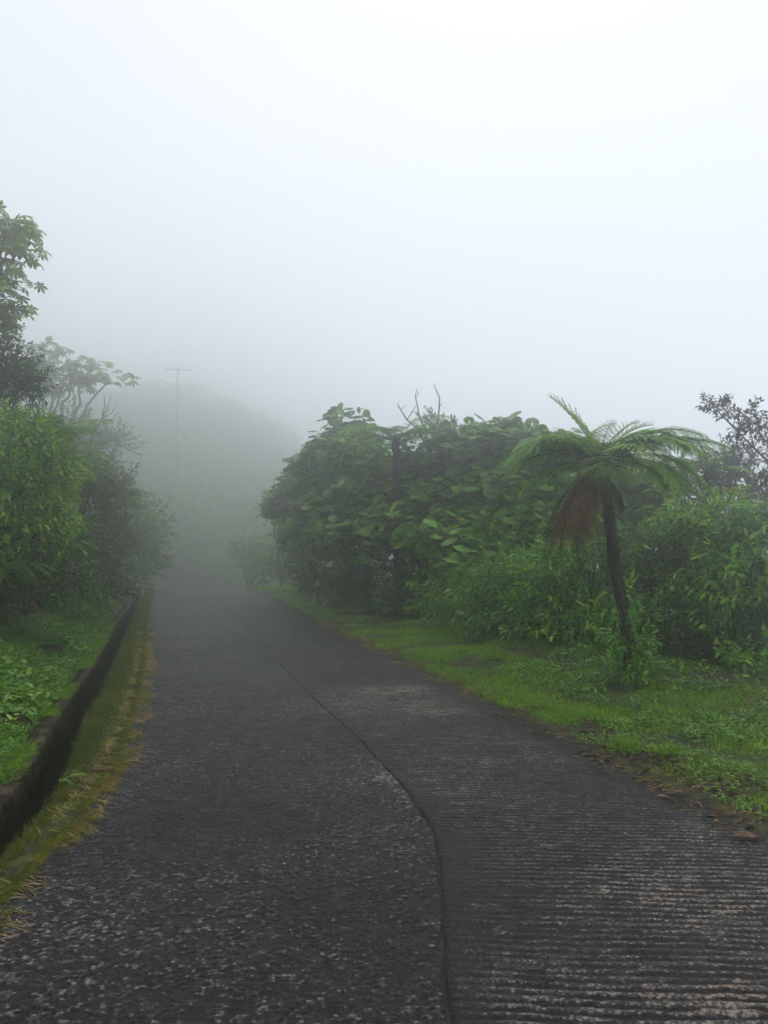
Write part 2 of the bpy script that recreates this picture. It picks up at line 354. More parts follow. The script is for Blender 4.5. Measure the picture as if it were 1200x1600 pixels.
def plant(name, label, cat, base, blobs, kind, n, seed, group=None, scale=1., bias=0., tr=.04, bark='twig', fill=.35, lean=None, sprigmax=26, crown='foliage', stem='stem', nstem=1, up=None, extra=None, k2=None):
    """base = px, Y (the pot of ground it stands on) or a point; blobs = px, py, Y, rx_px, ry_px [, depth radius m]"""
    g = np.random.default_rng(seed)
    if len(base) == 2:
        X = (base[0] - CX) / F * base[1]; bp = np.array([X, base[1], float(land(X, base[1])) - .03])
    else: bp = np.array(base, float)
    root = empty(name, bp, label, cat, group)
    fo = MB(); st = MB()
    BL = []
    for b in blobs:
        c = at(*b[:3]); rx = b[3] / F * b[2]; rz = b[4] / F * b[2]; ry = b[5] if len(b) > 5 else rx * .9
        BL.append((c, np.array([rx, ry, rz])))
    vol = np.array([r[0] * r[2] + r[1] * r[2] for _, r in BL]); cnt = np.maximum((n * vol / vol.sum()).astype(int), 6)
    ub = KIND[kind][8] if up is None else up
    for (c, r), m in zip(BL, cnt):
        d = rdir(g, m, .12); q = np.where(g.uniform(size=m) < fill, g.uniform(.25, .8, m), g.uniform(.78, 1.0, m))
        lump = .8 + .4 * vn(d[:, 0] * 2.3 + c[0] * 3 + 10, d[:, 2] * 2.3 + d[:, 1] * 1.7 + 20, seed)
        stray = g.uniform(size=m) < .09; q = np.where(stray, g.uniform(1.05, 1.28, m), q)
        P = c + d * r * (q * lump)[:, None]
        gz = land(P[:, 0], P[:, 1]) + .03; ok = P[:, 2] > gz; P = P[ok]; d = d[ok]; mm = len(P)
        if mm == 0: continue
        D = nrm(d * np.array([1, 1, .7]) + np.array([0, 0, ub]) + g.normal(0, .33, (mm, 3)))
        two = (vn(P[:, 0] * 2.2 + 9, P[:, 2] * 2.2 + P[:, 1], seed + 7) > .66) if k2 else np.zeros(mm, bool)
        sprigs(fo, P[~two], D[~two], kind, g, scale, bias + .10 * g.normal())
        if two.any(): sprigs(fo, P[two], D[two], k2, g, scale * 1.05, bias + .1, mi=2)
        # limbs: trunk point -> blob centre -> fan of branches to some of the shoots
        c2 = c.copy(); c2[2] = max(c[2] - r[2] * .35, bp[2] + .1)
        off = np.array([g.normal() * tr, g.normal() * tr, 0]) * (1.5 if nstem > 1 else .2)
        L0 = np.linalg.norm(c2 - bp); rr = tr * (.5 + .5 / len(BL) ** .5)
        st.tube(path(bp + off, c2, g, 8, .06, .06), np.linspace(rr, rr * .45, 8), 7)
        ks = g.choice(mm, min(sprigmax, mm), replace=False)
        for k in ks: st.tube(path(c2, P[k], g, 4, .1, .08), np.linspace(rr * .32, max(.003, rr * .09), 4), 4, cap=False)
    if extra: extra(fo, st, g, bp)
    fo.build(crown, [G[KIND[kind][0]], B_[bark]] + ([G[KIND[k2][0]]] if k2 else []), root)
    st.build(stem, [B_[bark]], root)
    return root

def frond(mb, base, az, el, Ln, droop, g, npin=24, npul=14, wid=.30, bias=0., curlz=.5, mi=0, smi=1, taper=True, rr=.007, dpow=1.2, pw=.74, lw=.155):
    """an arching bipinnate fern frond"""
    n = 26; t = np.linspace(0, 1, n); ang = el - droop * t ** dpow; ds = Ln / (n - 1)
    hx = np.cumsum(np.cos(ang)) * ds; hz = np.cumsum(np.sin(ang)) * ds; hx -= hx[0]; hz -= hz[0]
    bend = g.normal(0, .12); azs = az + bend * t
    h = np.array([math.cos(az), math.sin(az), 0.]); side0 = np.array([-math.sin(az), math.cos(az), 0.])
    pts = base + hx[:, None] * h + hz[:, None] * np.array([0, 0, 1.]) + (bend * hx ** 2 * .5)[:, None] * side0
    mb.tube(pts, np.linspace(rr, .0015, n), 4, cap=False, mi=smi)
    tan = nrm(np.gradient(pts, axis=0))
    tp = np.linspace(.16, .99, npin); PB = []; PD = []; PL = []
    for s in (-1, 1):
        for tt in tp:
            i = tt * (n - 1); a = int(min(i, n - 2)); f = i - a
            p = pts[a] * (1 - f) + pts[a + 1] * f; T = tan[a]
            S = nrm(np.cross(T, np.array([0, 0, 1.]))) * s; Up = np.cross(S, T) * s
            l = Ln * wid * (math.sin(math.pi * min(1, (.10 + .9 * tt)) ** 1.15) ** .75 + .03) * g.uniform(.88, 1.08)
            d = nrm(S * 1 + T * (.30 + .5 * tt) + Up * .05 + g.normal(0, .05, 3)); PB.append(p); PD.append(d); PL.append(l)
    PB = np.array(PB); PD = np.array(PD); PL = np.array(PL); N = len(PB)
    TT = nrm(np.cross(np.cross(PD, np.array([0, 0, 1.])), PD))   # up vector of each pinna
    if npul <= 1:
        dd = PD.copy(); dd[:, 2] -= .25; mb.leaves(T3, PB, dd, np.array([0, 0, 1.]) + 0 * PB, PL, PL * .2 + .012, np.clip(.5 + bias + g.normal(0, .12, N), 0, 1), mi); return
    u = (np.arange(npul) + .5) / npul
    sagz = -(u ** 2) * curlz
    pos = PB[:, None] + PD[:, None] * (PL[:, None] * u)[..., None]; pos[..., 2] += PL[:, None] * sagz * .55
    ax = nrm(PD[:, None] + np.array([0, 0, 1.]) * (-curlz * 1.1 * u)[None, :, None])
    sd_ = nrm(np.cross(ax, np.array([0, 0, 1.]) + 0 * ax))
    lt = PL[:, None] * lw * np.clip(1.15 - u, .12, 1)[None] ** .8 * (1 + 0 * pos[..., 0]) + .004
    cl = np.clip(.5 + bias + g.normal(0, .10, (N, 1)) + g.normal(0, .09, (N, npul)), 0, 1)
    for s in (-1, 1):
        d = nrm(sd_ * s + ax * .45 - np.array([0, 0, .12])); up = np.cross(ax, sd_) * 1.
        mb.leaves(TPIN, pos.reshape(-1, 3), d.reshape(-1, 3), (-np.cross(sd_, ax)).reshape(-1, 3) + g.normal(0, .12, (N * npul, 3)), lt.ravel(), (PL[:, None] / npul * pw + 0 * lt).ravel(), cl.ravel(), mi)
    mb.twigs(PB, pos[:, -1], .0022, .0008, smi)

# ================================================================== SETTING
# ---- ground sheet (columns follow the road edges)
ys = np.concatenate([np.arange(-27, 1, 1.), np.arange(1, 12, .12), np.arange(12, 30, .25), np.arange(30, 60, .7), np.arange(60, 151, 2.5)])
def left_cols(s):
    near = [0, s * .5, s - .004, s + .006, s + DW * .5, s + DW + DT * .5, s + DW + DT - .004, s + DW + DT + .004]
    o = s + DW + DT
    return np.array(near + [o + x for x in list(np.arange(.08, 4, .11)) + list(np.arange(4, 12, .5)) + list(np.geomspace(12, 58, 14))])
rows = []
rcols = np.array([.0, .01, .05] + list(np.arange(.12, 5.5, .13)) + list(np.arange(5.6, 14, .5)) + list(np.geomspace(14.2, 190, 34)))
for Y in ys:
    l, r = float(eL(Y)), float(eR(Y)); s = float(sw(Y))
    lc = left_cols(s); X = np.concatenate([(l - lc)[::-1], [l + .03, l + .25, (l + r) / 2, r - .25, r - .03], r + rcols])
    Z = land(X, Y)
    dl = l - X
    Z = np.where((dl > s) & (dl < s + DW + DT - .002), float(base_z(Y)) - .72, Z)
    X = np.clip(X, -98, 47)
    rows.append(np.stack([X, 0 * X + Y, Z], 1))
def groundmat():
    m, n, p, o = mat('soil_and_moss'); L = n.links.new; tcn = n.nodes.new('ShaderNodeTexCoord')
    a = n.nodes.new('ShaderNodeTexNoise'); a.inputs['Scale'].default_value = 2.4; a.inputs['Detail'].default_value = 8; a.inputs['Roughness'].default_value = .65
    L(tcn.outputs['Object'], a.inputs['Vector']); r = ramp(n, [(.32, (.020, .014, .009)), (.46, (.030, .034, .012)), (.58, (.042, .062, .014)), (.72, (.030, .042, .014))]); L(a.outputs[0], r.inputs[0]); L(r.outputs[0], p.inputs['Base Color'])
    b2 = n.nodes.new('ShaderNodeTexNoise'); b2.inputs['Scale'].default_value = 38; b2.inputs['Detail'].default_value = 6; L(tcn.outputs['Object'], b2.inputs['Vector'])
    b = n.nodes.new('ShaderNodeBump'); b.inputs['Strength'].default_value = .9; b.inputs['Distance'].default_value = .05; L(b2.outputs[0], b.inputs['Height']); L(b.outputs[0], p.inputs['Normal'])
    p.inputs['Roughness'].default_value = .9; return m
mb = MB(); mb.grid(np.stack(rows)); M_ground = groundmat()
tag(mb.build('ground', M_ground), 'dark mossy soil under the grass verges and banks', 'ground', kind='structure')

# ---- road: two slabs with a seam, real relief near the camera
def roadmat(name, grooved):
    m, n, p, o = mat(name); L = n.links.new; tcn = n.nodes.new('ShaderNodeTexCoord')
    def noise(sc_, det=4, rough=.6, vec=None, mapv=None):
        q = n.nodes.new('ShaderNodeTexNoise'); q.inputs['Scale'].default_value = sc_; q.inputs['Detail'].default_value = det; q.inputs['Roughness'].default_value = rough
        if mapv is not None:
            mp = n.nodes.new('ShaderNodeMapping'); mp.inputs['Scale'].default_value = mapv; L(tcn.outputs['Object'], mp.inputs[0]); L(mp.outputs[0], q.inputs['Vector'])
        else: L(tcn.outputs['Object'], q.inputs['Vector'])
        return q
    def math_(op, a, b=None):
        q = n.nodes.new('ShaderNodeMath'); q.operation = op
        for i, x in enumerate((a, b)):
            if x is None: continue
            if isinstance(x, (int, float)): q.inputs[i].default_value = x
            else: L(x, q.inputs[i])
        return q.outputs[0]
    at_ = n.nodes.new('ShaderNodeAttribute'); at_.attribute_name = 'rnd'
    grit = noise(62, 5, .68, mapv=(.7, 1.25, 1)); big = noise(.9, 5, .6); mid = noise(6, 4, .6); fine = noise(260, 3, .7)
    vo = n.nodes.new('ShaderNodeTexVoronoi'); vo.inputs['Scale'].default_value = 78 if grooved else 62; L(tcn.outputs['Object'], vo.inputs['Vector'])
    bw_ = n.nodes.new('ShaderNodeRGBToBW'); L(vo.outputs['Color'], bw_.inputs[0])
    st = math_('MULTIPLY', math_('SUBTRACT', bw_.outputs[0], .5), .34 if grooved else .46)
    st = math_('SUBTRACT', st, math_('MULTIPLY', math_('SUBTRACT', vo.outputs['Distance'], .42), .32))
    v = math_('ADD', math_('ADD', math_('MULTIPLY', grit.outputs[0], .50), st), math_('MULTIPLY', at_.outputs['Fac'], .55))
    v = math_('ADD', v, math_('MULTIPLY', math_('SUBTRACT', mid.outputs[0], .5), .22))
    v = math_('ADD', v, math_('MULTIPLY', math_('SUBTRACT', big.outputs[0], .5), .25))
    if grooved: r = ramp(n, [(.36, (.0035, .0032, .0032)), (.52, (.016, .0145, .0142)), (.66, (.060, .052, .046)), (.83, (.29, .255, .205))])
    else: r = ramp(n, [(.33, (.0035, .0033, .0036)), (.49, (.014, .0134, .0148)), (.63, (.053, .050, .051)), (.82, (.26, .23, .20))])
    L(v, r.inputs[0])
    # brown film and green algae patches
    al = noise(1.1, 6, .65); rr = ramp(n, [(.44, (0, 0, 0)), (.62, (1, 1, 1))]); L(al.outputs[0], rr.inputs[0])
    mxn = n.nodes.new('ShaderNodeMix'); mxn.data_type = 'RGBA'; L(math_('MULTIPLY', rr.outputs[0], .65), mxn.inputs[0]); L(r.outputs[0], mxn.inputs[6])
    hm = n.nodes.new('ShaderNodeVectorMath'); hm.operation = 'MULTIPLY'; L(r.outputs[0], hm.inputs[0]); hm.inputs[1].default_value = (1.08, .90, .82); L(hm.outputs[0], mxn.inputs[7])
    L(mxn.outputs[2], p.inputs['Base Color'])
    ro = n.nodes.new('ShaderNodeMapRange'); ro.inputs[1].default_value = .3; ro.inputs[2].default_value = .7; ro.inputs[3].default_value = .40; ro.inputs[4].default_value = .70; L(mid.outputs[0], ro.inputs[0]); L(ro.outputs[0], p.inputs['Roughness'])
    p.inputs['Specular IOR Level'].default_value = .34
    h = math_('ADD', math_('SUBTRACT', grit.outputs[0], math_('MULTIPLY', vo.outputs['Distance'], .8)), math_('MULTIPLY', fine.outputs[0], .3))
    b = n.nodes.new('ShaderNodeBump'); b.inputs['Strength'].default_value = .8; b.inputs['Distance'].default_value = .010; L(h, b.inputs['Height']); L(b.outputs[0], p.inputs['Normal'])
    return m
M_groove = roadmat('grooved_concrete', True); M_aggr = roadmat('worn_concrete', False)
def slab(ea, eb, ys_, nx, grooved, skirt=.12):
    Y = ys_[:, None]; a = ea(ys_)[:, None]; b = eb(ys_)[:, None]
    u = np.linspace(0, 1, nx)[None]; X = a + (b - a) * u; Y = Y + 0 * X
    z = base_z(Y); near = 1 - sm(11, 15, Y)
    if grooved:
        ph = (Y + .06 * X + .012 * (fbm(X * 1.3, Y * .8, 3, 31) - .5) * 2 + .016 * (fbm(X * 5, Y * 3, 3, 33) - .5) + .006 * np.sin(X * 7 + Y * 3)) / .050
        g_ = .5 + .5 * np.cos(2 * np.pi * ph)
        deep = .35 + .9 * fbm(X * .8, Y * .55, 3, 41); deep *= (.55 + .45 * sm(.0, .25, (X - a))) * (.45 + .55 * sm(0, .5, b - X))
        brk = fbm(X * 9, Y * 26, 3, 51)
        band = .75 + .5 * sm(.35, .7, vn(X * .25, Y * 2.6, 52)); hgt = np.clip(deep * band, 0, 1.1) * sm(.42, .95, g_ * .66 + 1.05 * brk - .12 + .25 * (vn(X * 22, Y * 60, 53) - .5)) * 1.25
        grain = fbm(X * 34, Y * 55, 3, 61)
        fade = 1 - .75 * sm(7, 12, Y)
        rnd = .32 + (.66 * hgt - .13) * fade + .30 * (grain - .5)
        # transverse light streaks seen further up the road
        st_ = vn(X * .35, Y * 5.2, 71); rnd = rnd + .28 * sm(.62, .95, st_) * sm(6.5, 10, Y) * (.4 + .8 * vn(X * 3, Y * 3, 72))
        z = z + near * (.008 * hgt + .003 * (grain - .5))
    else:
        gr = fbm(X * 42 + .8 * vn(X * 5, Y * 5, 3), Y * 62, 3, 81); gr2 = fbm(X * 50, Y * 70, 2, 91)
        worn = fbm(X * .9, Y * .9, 4, 95)
        hgt = sm(.40, .66, gr)
        rnd = .335 + .44 * (hgt - .45) * (.5 + worn) + .18 * (gr2 - .5) + .50 * (worn - .46) + .12 * (fbm(X * .35 + 3, Y * .22, 2, 99) - .5)
        for yj, k in ((8.75, .2), (11.7, .14), (15.5, .1), (21, .1)):     # cross joints
            rnd = rnd + k * np.exp(-((Y + .05 * X + .03 * (vn(X * 3, Y * 0, 5) - .5) - yj) / .035) ** 2) * (.4 + vn(X * 5, Y * 2, 8))
            rnd = rnd - .22 * np.exp(-((Y + .05 * X - yj + .09) / .04) ** 2)
        z = z + near * (.006 * hgt + .002 * (gr2 - .5)) - .004
        # the slab edge by the seam is rounded and lighter where it has chipped
        ds = b - X; chip = np.exp(-((ds - .05) / .05) ** 2) * np.exp(-((Y - 5.15) / .6) ** 2); rnd = rnd + .42 * chip * sm(.4, .7, fbm(X * 16, Y * 14, 3, 7)) + .10 * np.exp(-((ds - .3) / .35) ** 2) * np.exp(-((Y - 4.6) / .6) ** 2)
        z = z - .005 * np.exp(-(ds / .012) ** 2) * (1 - .7 * sm(5, 8, Y))
    # dark wet and mossy rims
    if grooved: rnd = rnd - (.22 - .12 * sm(5, 8, Y)) * np.exp(-((X - a) / .022) ** 2) - .30 * (1 - sm(0, .35, b - X)); z = z - .005 * np.exp(-((X - a) / .012) ** 2) * (1 - .7 * sm(5, 8, Y))
    else: rnd = rnd - .28 * (1 - sm(0, .22, X - a))
    V = np.stack([X, Y, z], -1)
    lft = V[:, :1].copy(); lft[..., 2] -= skirt; rgt = V[:, -1:].copy(); rgt[..., 2] -= skirt
    V = np.concatenate([lft, V, rgt], 1); rnd = np.concatenate([rnd[:, :1], rnd, rnd[:, -1:]], 1)
    return V, np.clip(rnd, 0, 1)
ysr = np.concatenate([np.arange(-27, 2.2, .8), np.arange(2.2, 6.5, .0075), np.arange(6.5, 9, .011), np.arange(9, 14, .02), np.arange(14, 30, .12), np.arange(30, 44, .5)])
mb = MB()
V, rn = slab(lambda y: eS(y) + .0015 + .006 * (1 - sm(4, 6, y)), lambda y: eR(y) + .05 * (fbm(y * 2.5, y * 0 + 3, 3, 6) - .4), ysr, 110, True); mb.grid(V, rn, 0)
V, rn = slab(lambda y: eL(y) - .04, lambda y: eS(y) - .0015 - .006 * (1 - sm(4, 6, y)), ysr, 230, False); mb.grid(V, rn, 1)
tag(mb.build('road', [M_groove, M_aggr]), 'narrow wet grey concrete road of two slabs, grooved on the right, running into fog', 'road', kind='structure')
# moss and dirt in the seam
yj = np.arange(1.5, 26, .05); mb = MB()
mb.grid(np.stack([np.stack([eS(yj) + dx, yj, base_z(yj) - .011 + .004 * vn(yj * 9, yj * 0) + 0 * yj], 1) for dx in (-.016, .016)], 1))
m_, n_, p_, _ = mat('seam_dirt'); no_ = n_.nodes.new('ShaderNodeTexNoise'); no_.inputs['Scale'].default_value = 5; no_.inputs['Detail'].default_value = 5
tc_ = n_.nodes.new('ShaderNodeTexCoord'); n_.links.new(tc_.outputs['Object'], no_.inputs[0]); r_ = ramp(n_, [(.40, (.008, .007, .006)), (.62, (.045, .042, .016))]); n_.links.new(no_.outputs[0], r_.inputs[0]); n_.links.new(r_.outputs[0], p_.inputs['Base Color']); p_.inputs['Roughness'].default_value = .9
tag(mb.build('road_seam', m_), 'dark mossy joint between the two road slabs', 'road joint', kind='structure')

# ---- drain: a concrete channel along the left edge
m, n, p, o = mat('mossy_drain_concrete'); Lk = n.links.new; tcn = n.nodes.new('ShaderNodeTexCoord')
no = n.nodes.new('ShaderNodeTexNoise'); no.inputs['Scale'].default_value = 7; no.inputs['Detail'].default_value = 8; no.inputs['Roughness'].default_value = .7; Lk(tcn.outputs['Object'], no.inputs[0])
r = ramp(n, [(.34, (.004, .0032, .0025)), (.5, (.012, .009, .006)), (.62, (.026, .020, .012)), (.74, (.026, .030, .009))]); Lk(no.outputs[0], r.inputs[0]); Lk(r.outputs[0], p.inputs['Base Color'])
b = n.nodes.new('ShaderNodeBump'); b.inputs['Strength'].default_value = 1; b.inputs['Distance'].default_value = .03; Lk(no.outputs[0], b.inputs['Height']); Lk(b.outputs[0], p.inputs['Normal']); p.inputs['Roughness'].default_value = .9; p.inputs['Specular IOR Level'].default_value = .15
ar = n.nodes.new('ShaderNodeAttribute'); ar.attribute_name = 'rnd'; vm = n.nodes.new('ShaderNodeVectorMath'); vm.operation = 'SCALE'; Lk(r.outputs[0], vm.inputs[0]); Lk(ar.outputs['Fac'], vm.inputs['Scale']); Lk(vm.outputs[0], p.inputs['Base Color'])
M_drain = m
yd = np.concatenate([np.arange(.5, 14, .025), np.arange(14, 32, .25)]); zb = base_z(yd); lx = eL(yd); s_ = sw(yd)
jt = lambda k, a=.012: a * 2 * (fbm(yd * 3.1, yd * 0 + k, 4, 100 + k) - .5) + .028 * (fbm(yd * 17, yd * 0 + k, 3, 140 + k) - .5)
dr = MB()
top = zb + .03 + jt(1, .035)
prof = [(s_ + DW + DT, top - .10), (s_ + DW + DT + jt(2), top), (s_ + DW + jt(3, .03), top + .004), (s_ + DW - .01 + jt(4, .03), top - .03), (s_ + DW - .01 + jt(25, .03), zb - .07), (s_ + DW - .01 + jt(26, .03), zb - .12), (s_ + DW - .01 + jt(27, .03), zb - .18), (s_ + DW - .01 + jt(5, .03), zb - .25), (s_ + DW - .02 + jt(6, .02), zb - .60),
        (s_ + DW * .5, zb - .61), (s_ + .02 + jt(7), zb - .60), (s_ + .01 + jt(8, .03), zb - .25), (s_ + .005 + jt(9, .03), zb - .03), (s_ - .03 + jt(10), zb + .005), (s_ - .09, zb - .01)]
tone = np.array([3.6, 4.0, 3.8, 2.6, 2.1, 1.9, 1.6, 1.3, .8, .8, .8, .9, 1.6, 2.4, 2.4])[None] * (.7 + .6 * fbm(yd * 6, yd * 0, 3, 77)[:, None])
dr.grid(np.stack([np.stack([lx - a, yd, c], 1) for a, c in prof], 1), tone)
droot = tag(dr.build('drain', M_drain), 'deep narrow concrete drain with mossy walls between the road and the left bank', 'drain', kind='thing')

# ---- far hillside wood: one mass fading in the fog
g = np.random.default_rng(5); mb = MB(); NT = 1500
X = g.uniform(-84, 6, NT); Y = 58 + 76 * g.uniform(0, 1, NT) ** .8; keep = (np.abs(X - (eL(Y) + eR(Y)) / 2) > 3.4) | (Y > 44); X, Y = X[keep], Y[keep]
Z = land(X, Y)
for x, y, z in zip(X, Y, Z):
    h = g.uniform(1.3, 4.6); r0 = h * g.uniform(.45, .7); k = 70; d = rdir(g, k, .3)
    P = np.array([x, y, z + h * .55]) + d * np.array([r0, r0, h * .5]) * g.uniform(.6, 1.05, (k, 1))
    mb.leaves(TFAR, P, d + g.normal(0, .4, (k, 3)), rdir(g, k, .8), g.uniform(.4, 1.0, k), g.uniform(.3, .7, k), g.uniform(.2, .8, k))
tag(mb.build('hillside_wood', G['round']), 'distant wooded hillside fading into grey fog beyond the road', 'wood', kind='stuff')

# ================================================================== GROUND COVER (stuff)
def scatter(n, y0, y1, side, d0, d1, g, pw=1.):
    """random points on a strip beside the road; side 'L' or 'R', distance d0..d1 from the edge"""
    Y = y0 + (y1 - y0) * g.uniform(size=n) ** pw; d = d0 + (d1 - d0) * g.uniform(size=n)
    X = eR(Y) + d if side == 'R' else eL(Y) - d
    return X, Y, d
def blades(mb, X, Y, ln, wd, g, bias=0., lean=.5, lift=0.02, tm=TBLADE, dirv=None, mi=0, z=None):
    n = len(X); Z = land(X, Y) - .004 if z is None else z
    D = np.stack([g.normal(0, lean, n), g.normal(0, lean, n), np.ones(n)], 1)
    if dirv is not None: D = D + dirv
    U = np.stack([g.normal(size=n), g.normal(size=n), .15 * np.ones(n)], 1)
    mb.leaves(tm, np.stack([X, Y, Z], 1), D, U, ln, wd, np.clip(.45 + bias + g.normal(0, .17, n), 0, 1), mi)
g = np.random.default_rng(21)
gr = MB()
for (n, y0, y1, d0, d1, ll, ww) in ((52000, 3.2, 8, .12, 3.3, .045, .0045), (70000, 8, 15, .08, 4.2, .05, .007), (34000, 15, 34, .05, 4.2, .065, .014)):
    X, Y, d = scatter(n, y0, y1, 'R', d0 - .1, d1, g, .85)
    if y0 < 5: d = d0 - .1 + (d1 - d0 + .1) * ((d - d0 + .1) / (d1 - d0 + .1)) ** 1.1; X = eR(Y) + d
    cl = fbm(X * 1.7, Y * 1.7, 4, 33); pat = fbm(X * .8 + 5, Y * .8, 3, 35)
    shade = sm(1.9, 2.9, d + .9 * (pat - .5)) * (1 - sm(9, 12, Y))
    edge = sm(.0, .45 - .33 * sm(5, 8, Y), d + .3 * (cl - .5)); keep = (g.uniform(size=n) < (.25 + 1.1 * sm(.32, .6, cl)) * (1 - .85 * shade) * (.15 + .85 * edge)) & (d > .08 * (1 - edge))
    X, Y, d, cl, pat, edge = X[keep], Y[keep], d[keep], cl[keep], pat[keep], edge[keep]; m = len(X)
    h = ll * g.uniform(.5, 1.5, m) * (.6 + 1.0 * sm(.4, .75, cl)) * (.5 + .5 * edge)
    blades(gr, X, Y, h, ww * g.uniform(.7, 1.5, m), g, bias=.5 * (pat - .5) + .3 * (1 - edge), lean=.75)
tag(gr.build('grass', G['grass']), 'short bright green grass on the verge right of the road', 'grass', kind='stuff')

wd_ = MB()
def weeds(mb, n, y0, y1, side, d0, d1, sz, g, pw=1., thr=.45, sc_=1.3, seed=3, bias=0.):
    X, Y, d = scatter(n, y0, y1, side, d0, d1, g, pw); k = fbm(X * sc_, Y * sc_, 3, seed) > thr; X, Y = X[k], Y[k]; m = len(X)
    Z = land(X, Y); q = 5; hh = sz * g.uniform(.2, 1.3, m)
    az = g.uniform(0, 6.28, (m, 1)) + np.arange(q) * 2.4; el = g.uniform(.05, .9, (m, q))
    D = np.stack([np.cos(az) * np.cos(el), np.sin(az) * np.cos(el), np.sin(el)], -1).reshape(-1, 3)
    P = np.repeat(np.stack([X, Y, Z], 1), q, 0); P[:, 2] += np.repeat(hh, q) * np.tile(np.linspace(.2, 1, q), m)
    L_ = sz * .62 * g.uniform(.6, 1.3, m * q)
    mb.leaves(T3, P, D, np.array([0, 0, 1.]) + g.normal(0, .3, (m * q, 3)), L_, L_ * .42, np.clip(.45 + bias + np.repeat(g.normal(0, .18, m), q) + g.normal(0, .1, m * q), 0, 1))
weeds(wd_, 4200, 3.2, 6.8, 'R', .45, 2.6, .055, g, thr=.50, bias=.2)
weeds(wd_, 900, 3.6, 7.5, 'R', .05, .7, .045, g, thr=.52, sc_=2.5, seed=8, bias=.1)
weeds(wd_, 260, 4.5, 10, 'R', .8, 3.6, .12, g, thr=.5, sc_=1.2, seed=11, bias=.1)
weeds(wd_, 2200, 6.0, 9.5, 'R', .8, 3.4, .07, g, thr=.44, bias=-.15)
weeds(wd_, 1900, 7.6, 12, 'R', 1.9, 4.6, .085, g, thr=.36, bias=-.25)
tag(wd_.build('weeds', G['weed']), 'low leafy weeds among the grass of the right verge', 'weeds', kind='stuff')

g = np.random.default_rng(22)
bk = MB(); o_ = .5
X, Y, d = scatter(60000, 3.2, 12, 'L', .42, 3.4, g, .8); s = sw(Y) + DW + DT; k = (d > s + .02); X, Y, d = X[k], Y[k], d[k]
cl = fbm(X * 2.2, Y * 2.2, 3, 44); k = g.uniform(size=len(X)) < .35 + .9 * sm(.35, .6, cl); X, Y, cl = X[k], Y[k], cl[k]
blades(bk, X, Y, .05 * g.uniform(.5, 1.6, len(X)), .006 * g.uniform(.7, 1.5, len(X)), g, bias=-.12, lean=.9)
X, Y, d = scatter(24000, 12, 30, 'L', .8, 3.2, g); blades(bk, X, Y, .09 * g.uniform(.5, 1.6, len(X)), .014, g, bias=-.05, lean=.9)
n_o = 6000; Yo = 4.2 + 11 * g.uniform(size=n_o) ** .9; Yo = Yo[fbm(Yo * 2.5, Yo * 0 + 3, 3, 12) > .42]; n_o = len(Yo); do = sw(Yo) + DW + DT * g.uniform(.35, 1.4, n_o)
blades(bk, eL(Yo) - do, Yo, .085 * g.uniform(.4, 1.5, n_o), .006, g, bias=-.05, lean=1.0, dirv=np.stack([.8 + 0 * Yo, 0 * Yo, -.5 + 0 * Yo], 1), z=base_z(Yo) + .035)
tag(bk.build('bank_grass', G['grass']), 'thin dark green grass creeping over the left bank', 'grass', kind='stuff')
bw = MB()
def weedsL(n, y0, y1, d0, d1, sz, thr, seed, bias, pw=.9):
    X, Y, d = scatter(n, y0, y1, 'L', d0, d1, g, pw); k = (d > sw(Y) + DW + DT + .03) & (fbm(X * 1.5, Y * 1.5, 3, seed) > thr); X, Y = X[k], Y[k]; m = len(X)
    Z = land(X, Y); q = 6; hh = sz * g.uniform(.2, 1.5, m)
    az = g.uniform(0, 6.28, (m, 1)) + np.arange(q) * 2.4; el = g.uniform(-.1, .8, (m, q))
    D = np.stack([np.cos(az) * np.cos(el), np.sin(az) * np.cos(el), np.sin(el)], -1).reshape(-1, 3)
    P = np.repeat(np.stack([X, Y, Z], 1), q, 0); P[:, 2] += np.repeat(hh, q) * np.tile(np.linspace(.2, 1, q), m)
    L_ = sz * .6 * g.uniform(.6, 1.3, m * q)
    bw.leaves(T3, P, D, np.array([0, 0, 1.]) + g.normal(0, .3, (m * q, 3)), L_, L_ * .4, np.clip(.4 + bias + np.repeat(g.normal(0, .2, m), q) + g.normal(0, .1, m * q), 0, 1))
weedsL(8000, 3.4, 8, .45, 1.8, .06, .42, 61, .1); weedsL(6500, 7.5, 14, .5, 2.6, .08, .42, 62, -.05); weedsL(900, 3.4, 9, .5, 1.8, .13, .52, 64, .3); weedsL(700, 7, 14, .6, 2.6, .17, .52, 65, .05); weedsL(5000, 12, 30, .8, 3.4, .14, .3, 63, -.1)
tag(bw.build('bank_weeds', G['weed']), 'leafy weeds covering the left bank above the drain', 'weeds', kind='stuff')

g = np.random.default_rng(23)
ms = MB()
def strawL(n, y0, y1, ll, ww, d0=-.10):
    Y = y0 + (y1 - y0) * g.uniform(size=n); s = sw(Y); u = g.uniform(size=n); d = d0 + (s - d0 + .02) * u
    k = g.uniform(size=n) < np.where(d < 0, .35 * sm(.5, .8, vn(Y * 3.1, Y * 0, 9)), 1); Y, d = Y[k], d[k]; m = len(Y)
    z = base_z(Y) + .012; X = eL(Y) - d
    dirv = np.stack([np.where(d < .12, 2.4, .4) + 0 * Y, -.4 + 0 * Y, -.55 * (d < .12)], 1)
    blades(ms, X, Y, ll * g.uniform(.5, 1.6, m), ww * g.uniform(.6, 1.4, m), g, bias=-.05 + .3 * (1 - sm(-.05, .10, d)) + .5 * (fbm(Y * 4, Y * 0, 3, 5) - .5), lean=.9, dirv=dirv, z=z)
strawL(20000, 3.0, 6, .042, .0036); strawL(22000, 6, 12, .055, .005); strawL(9000, 12, 28, .07, .012)
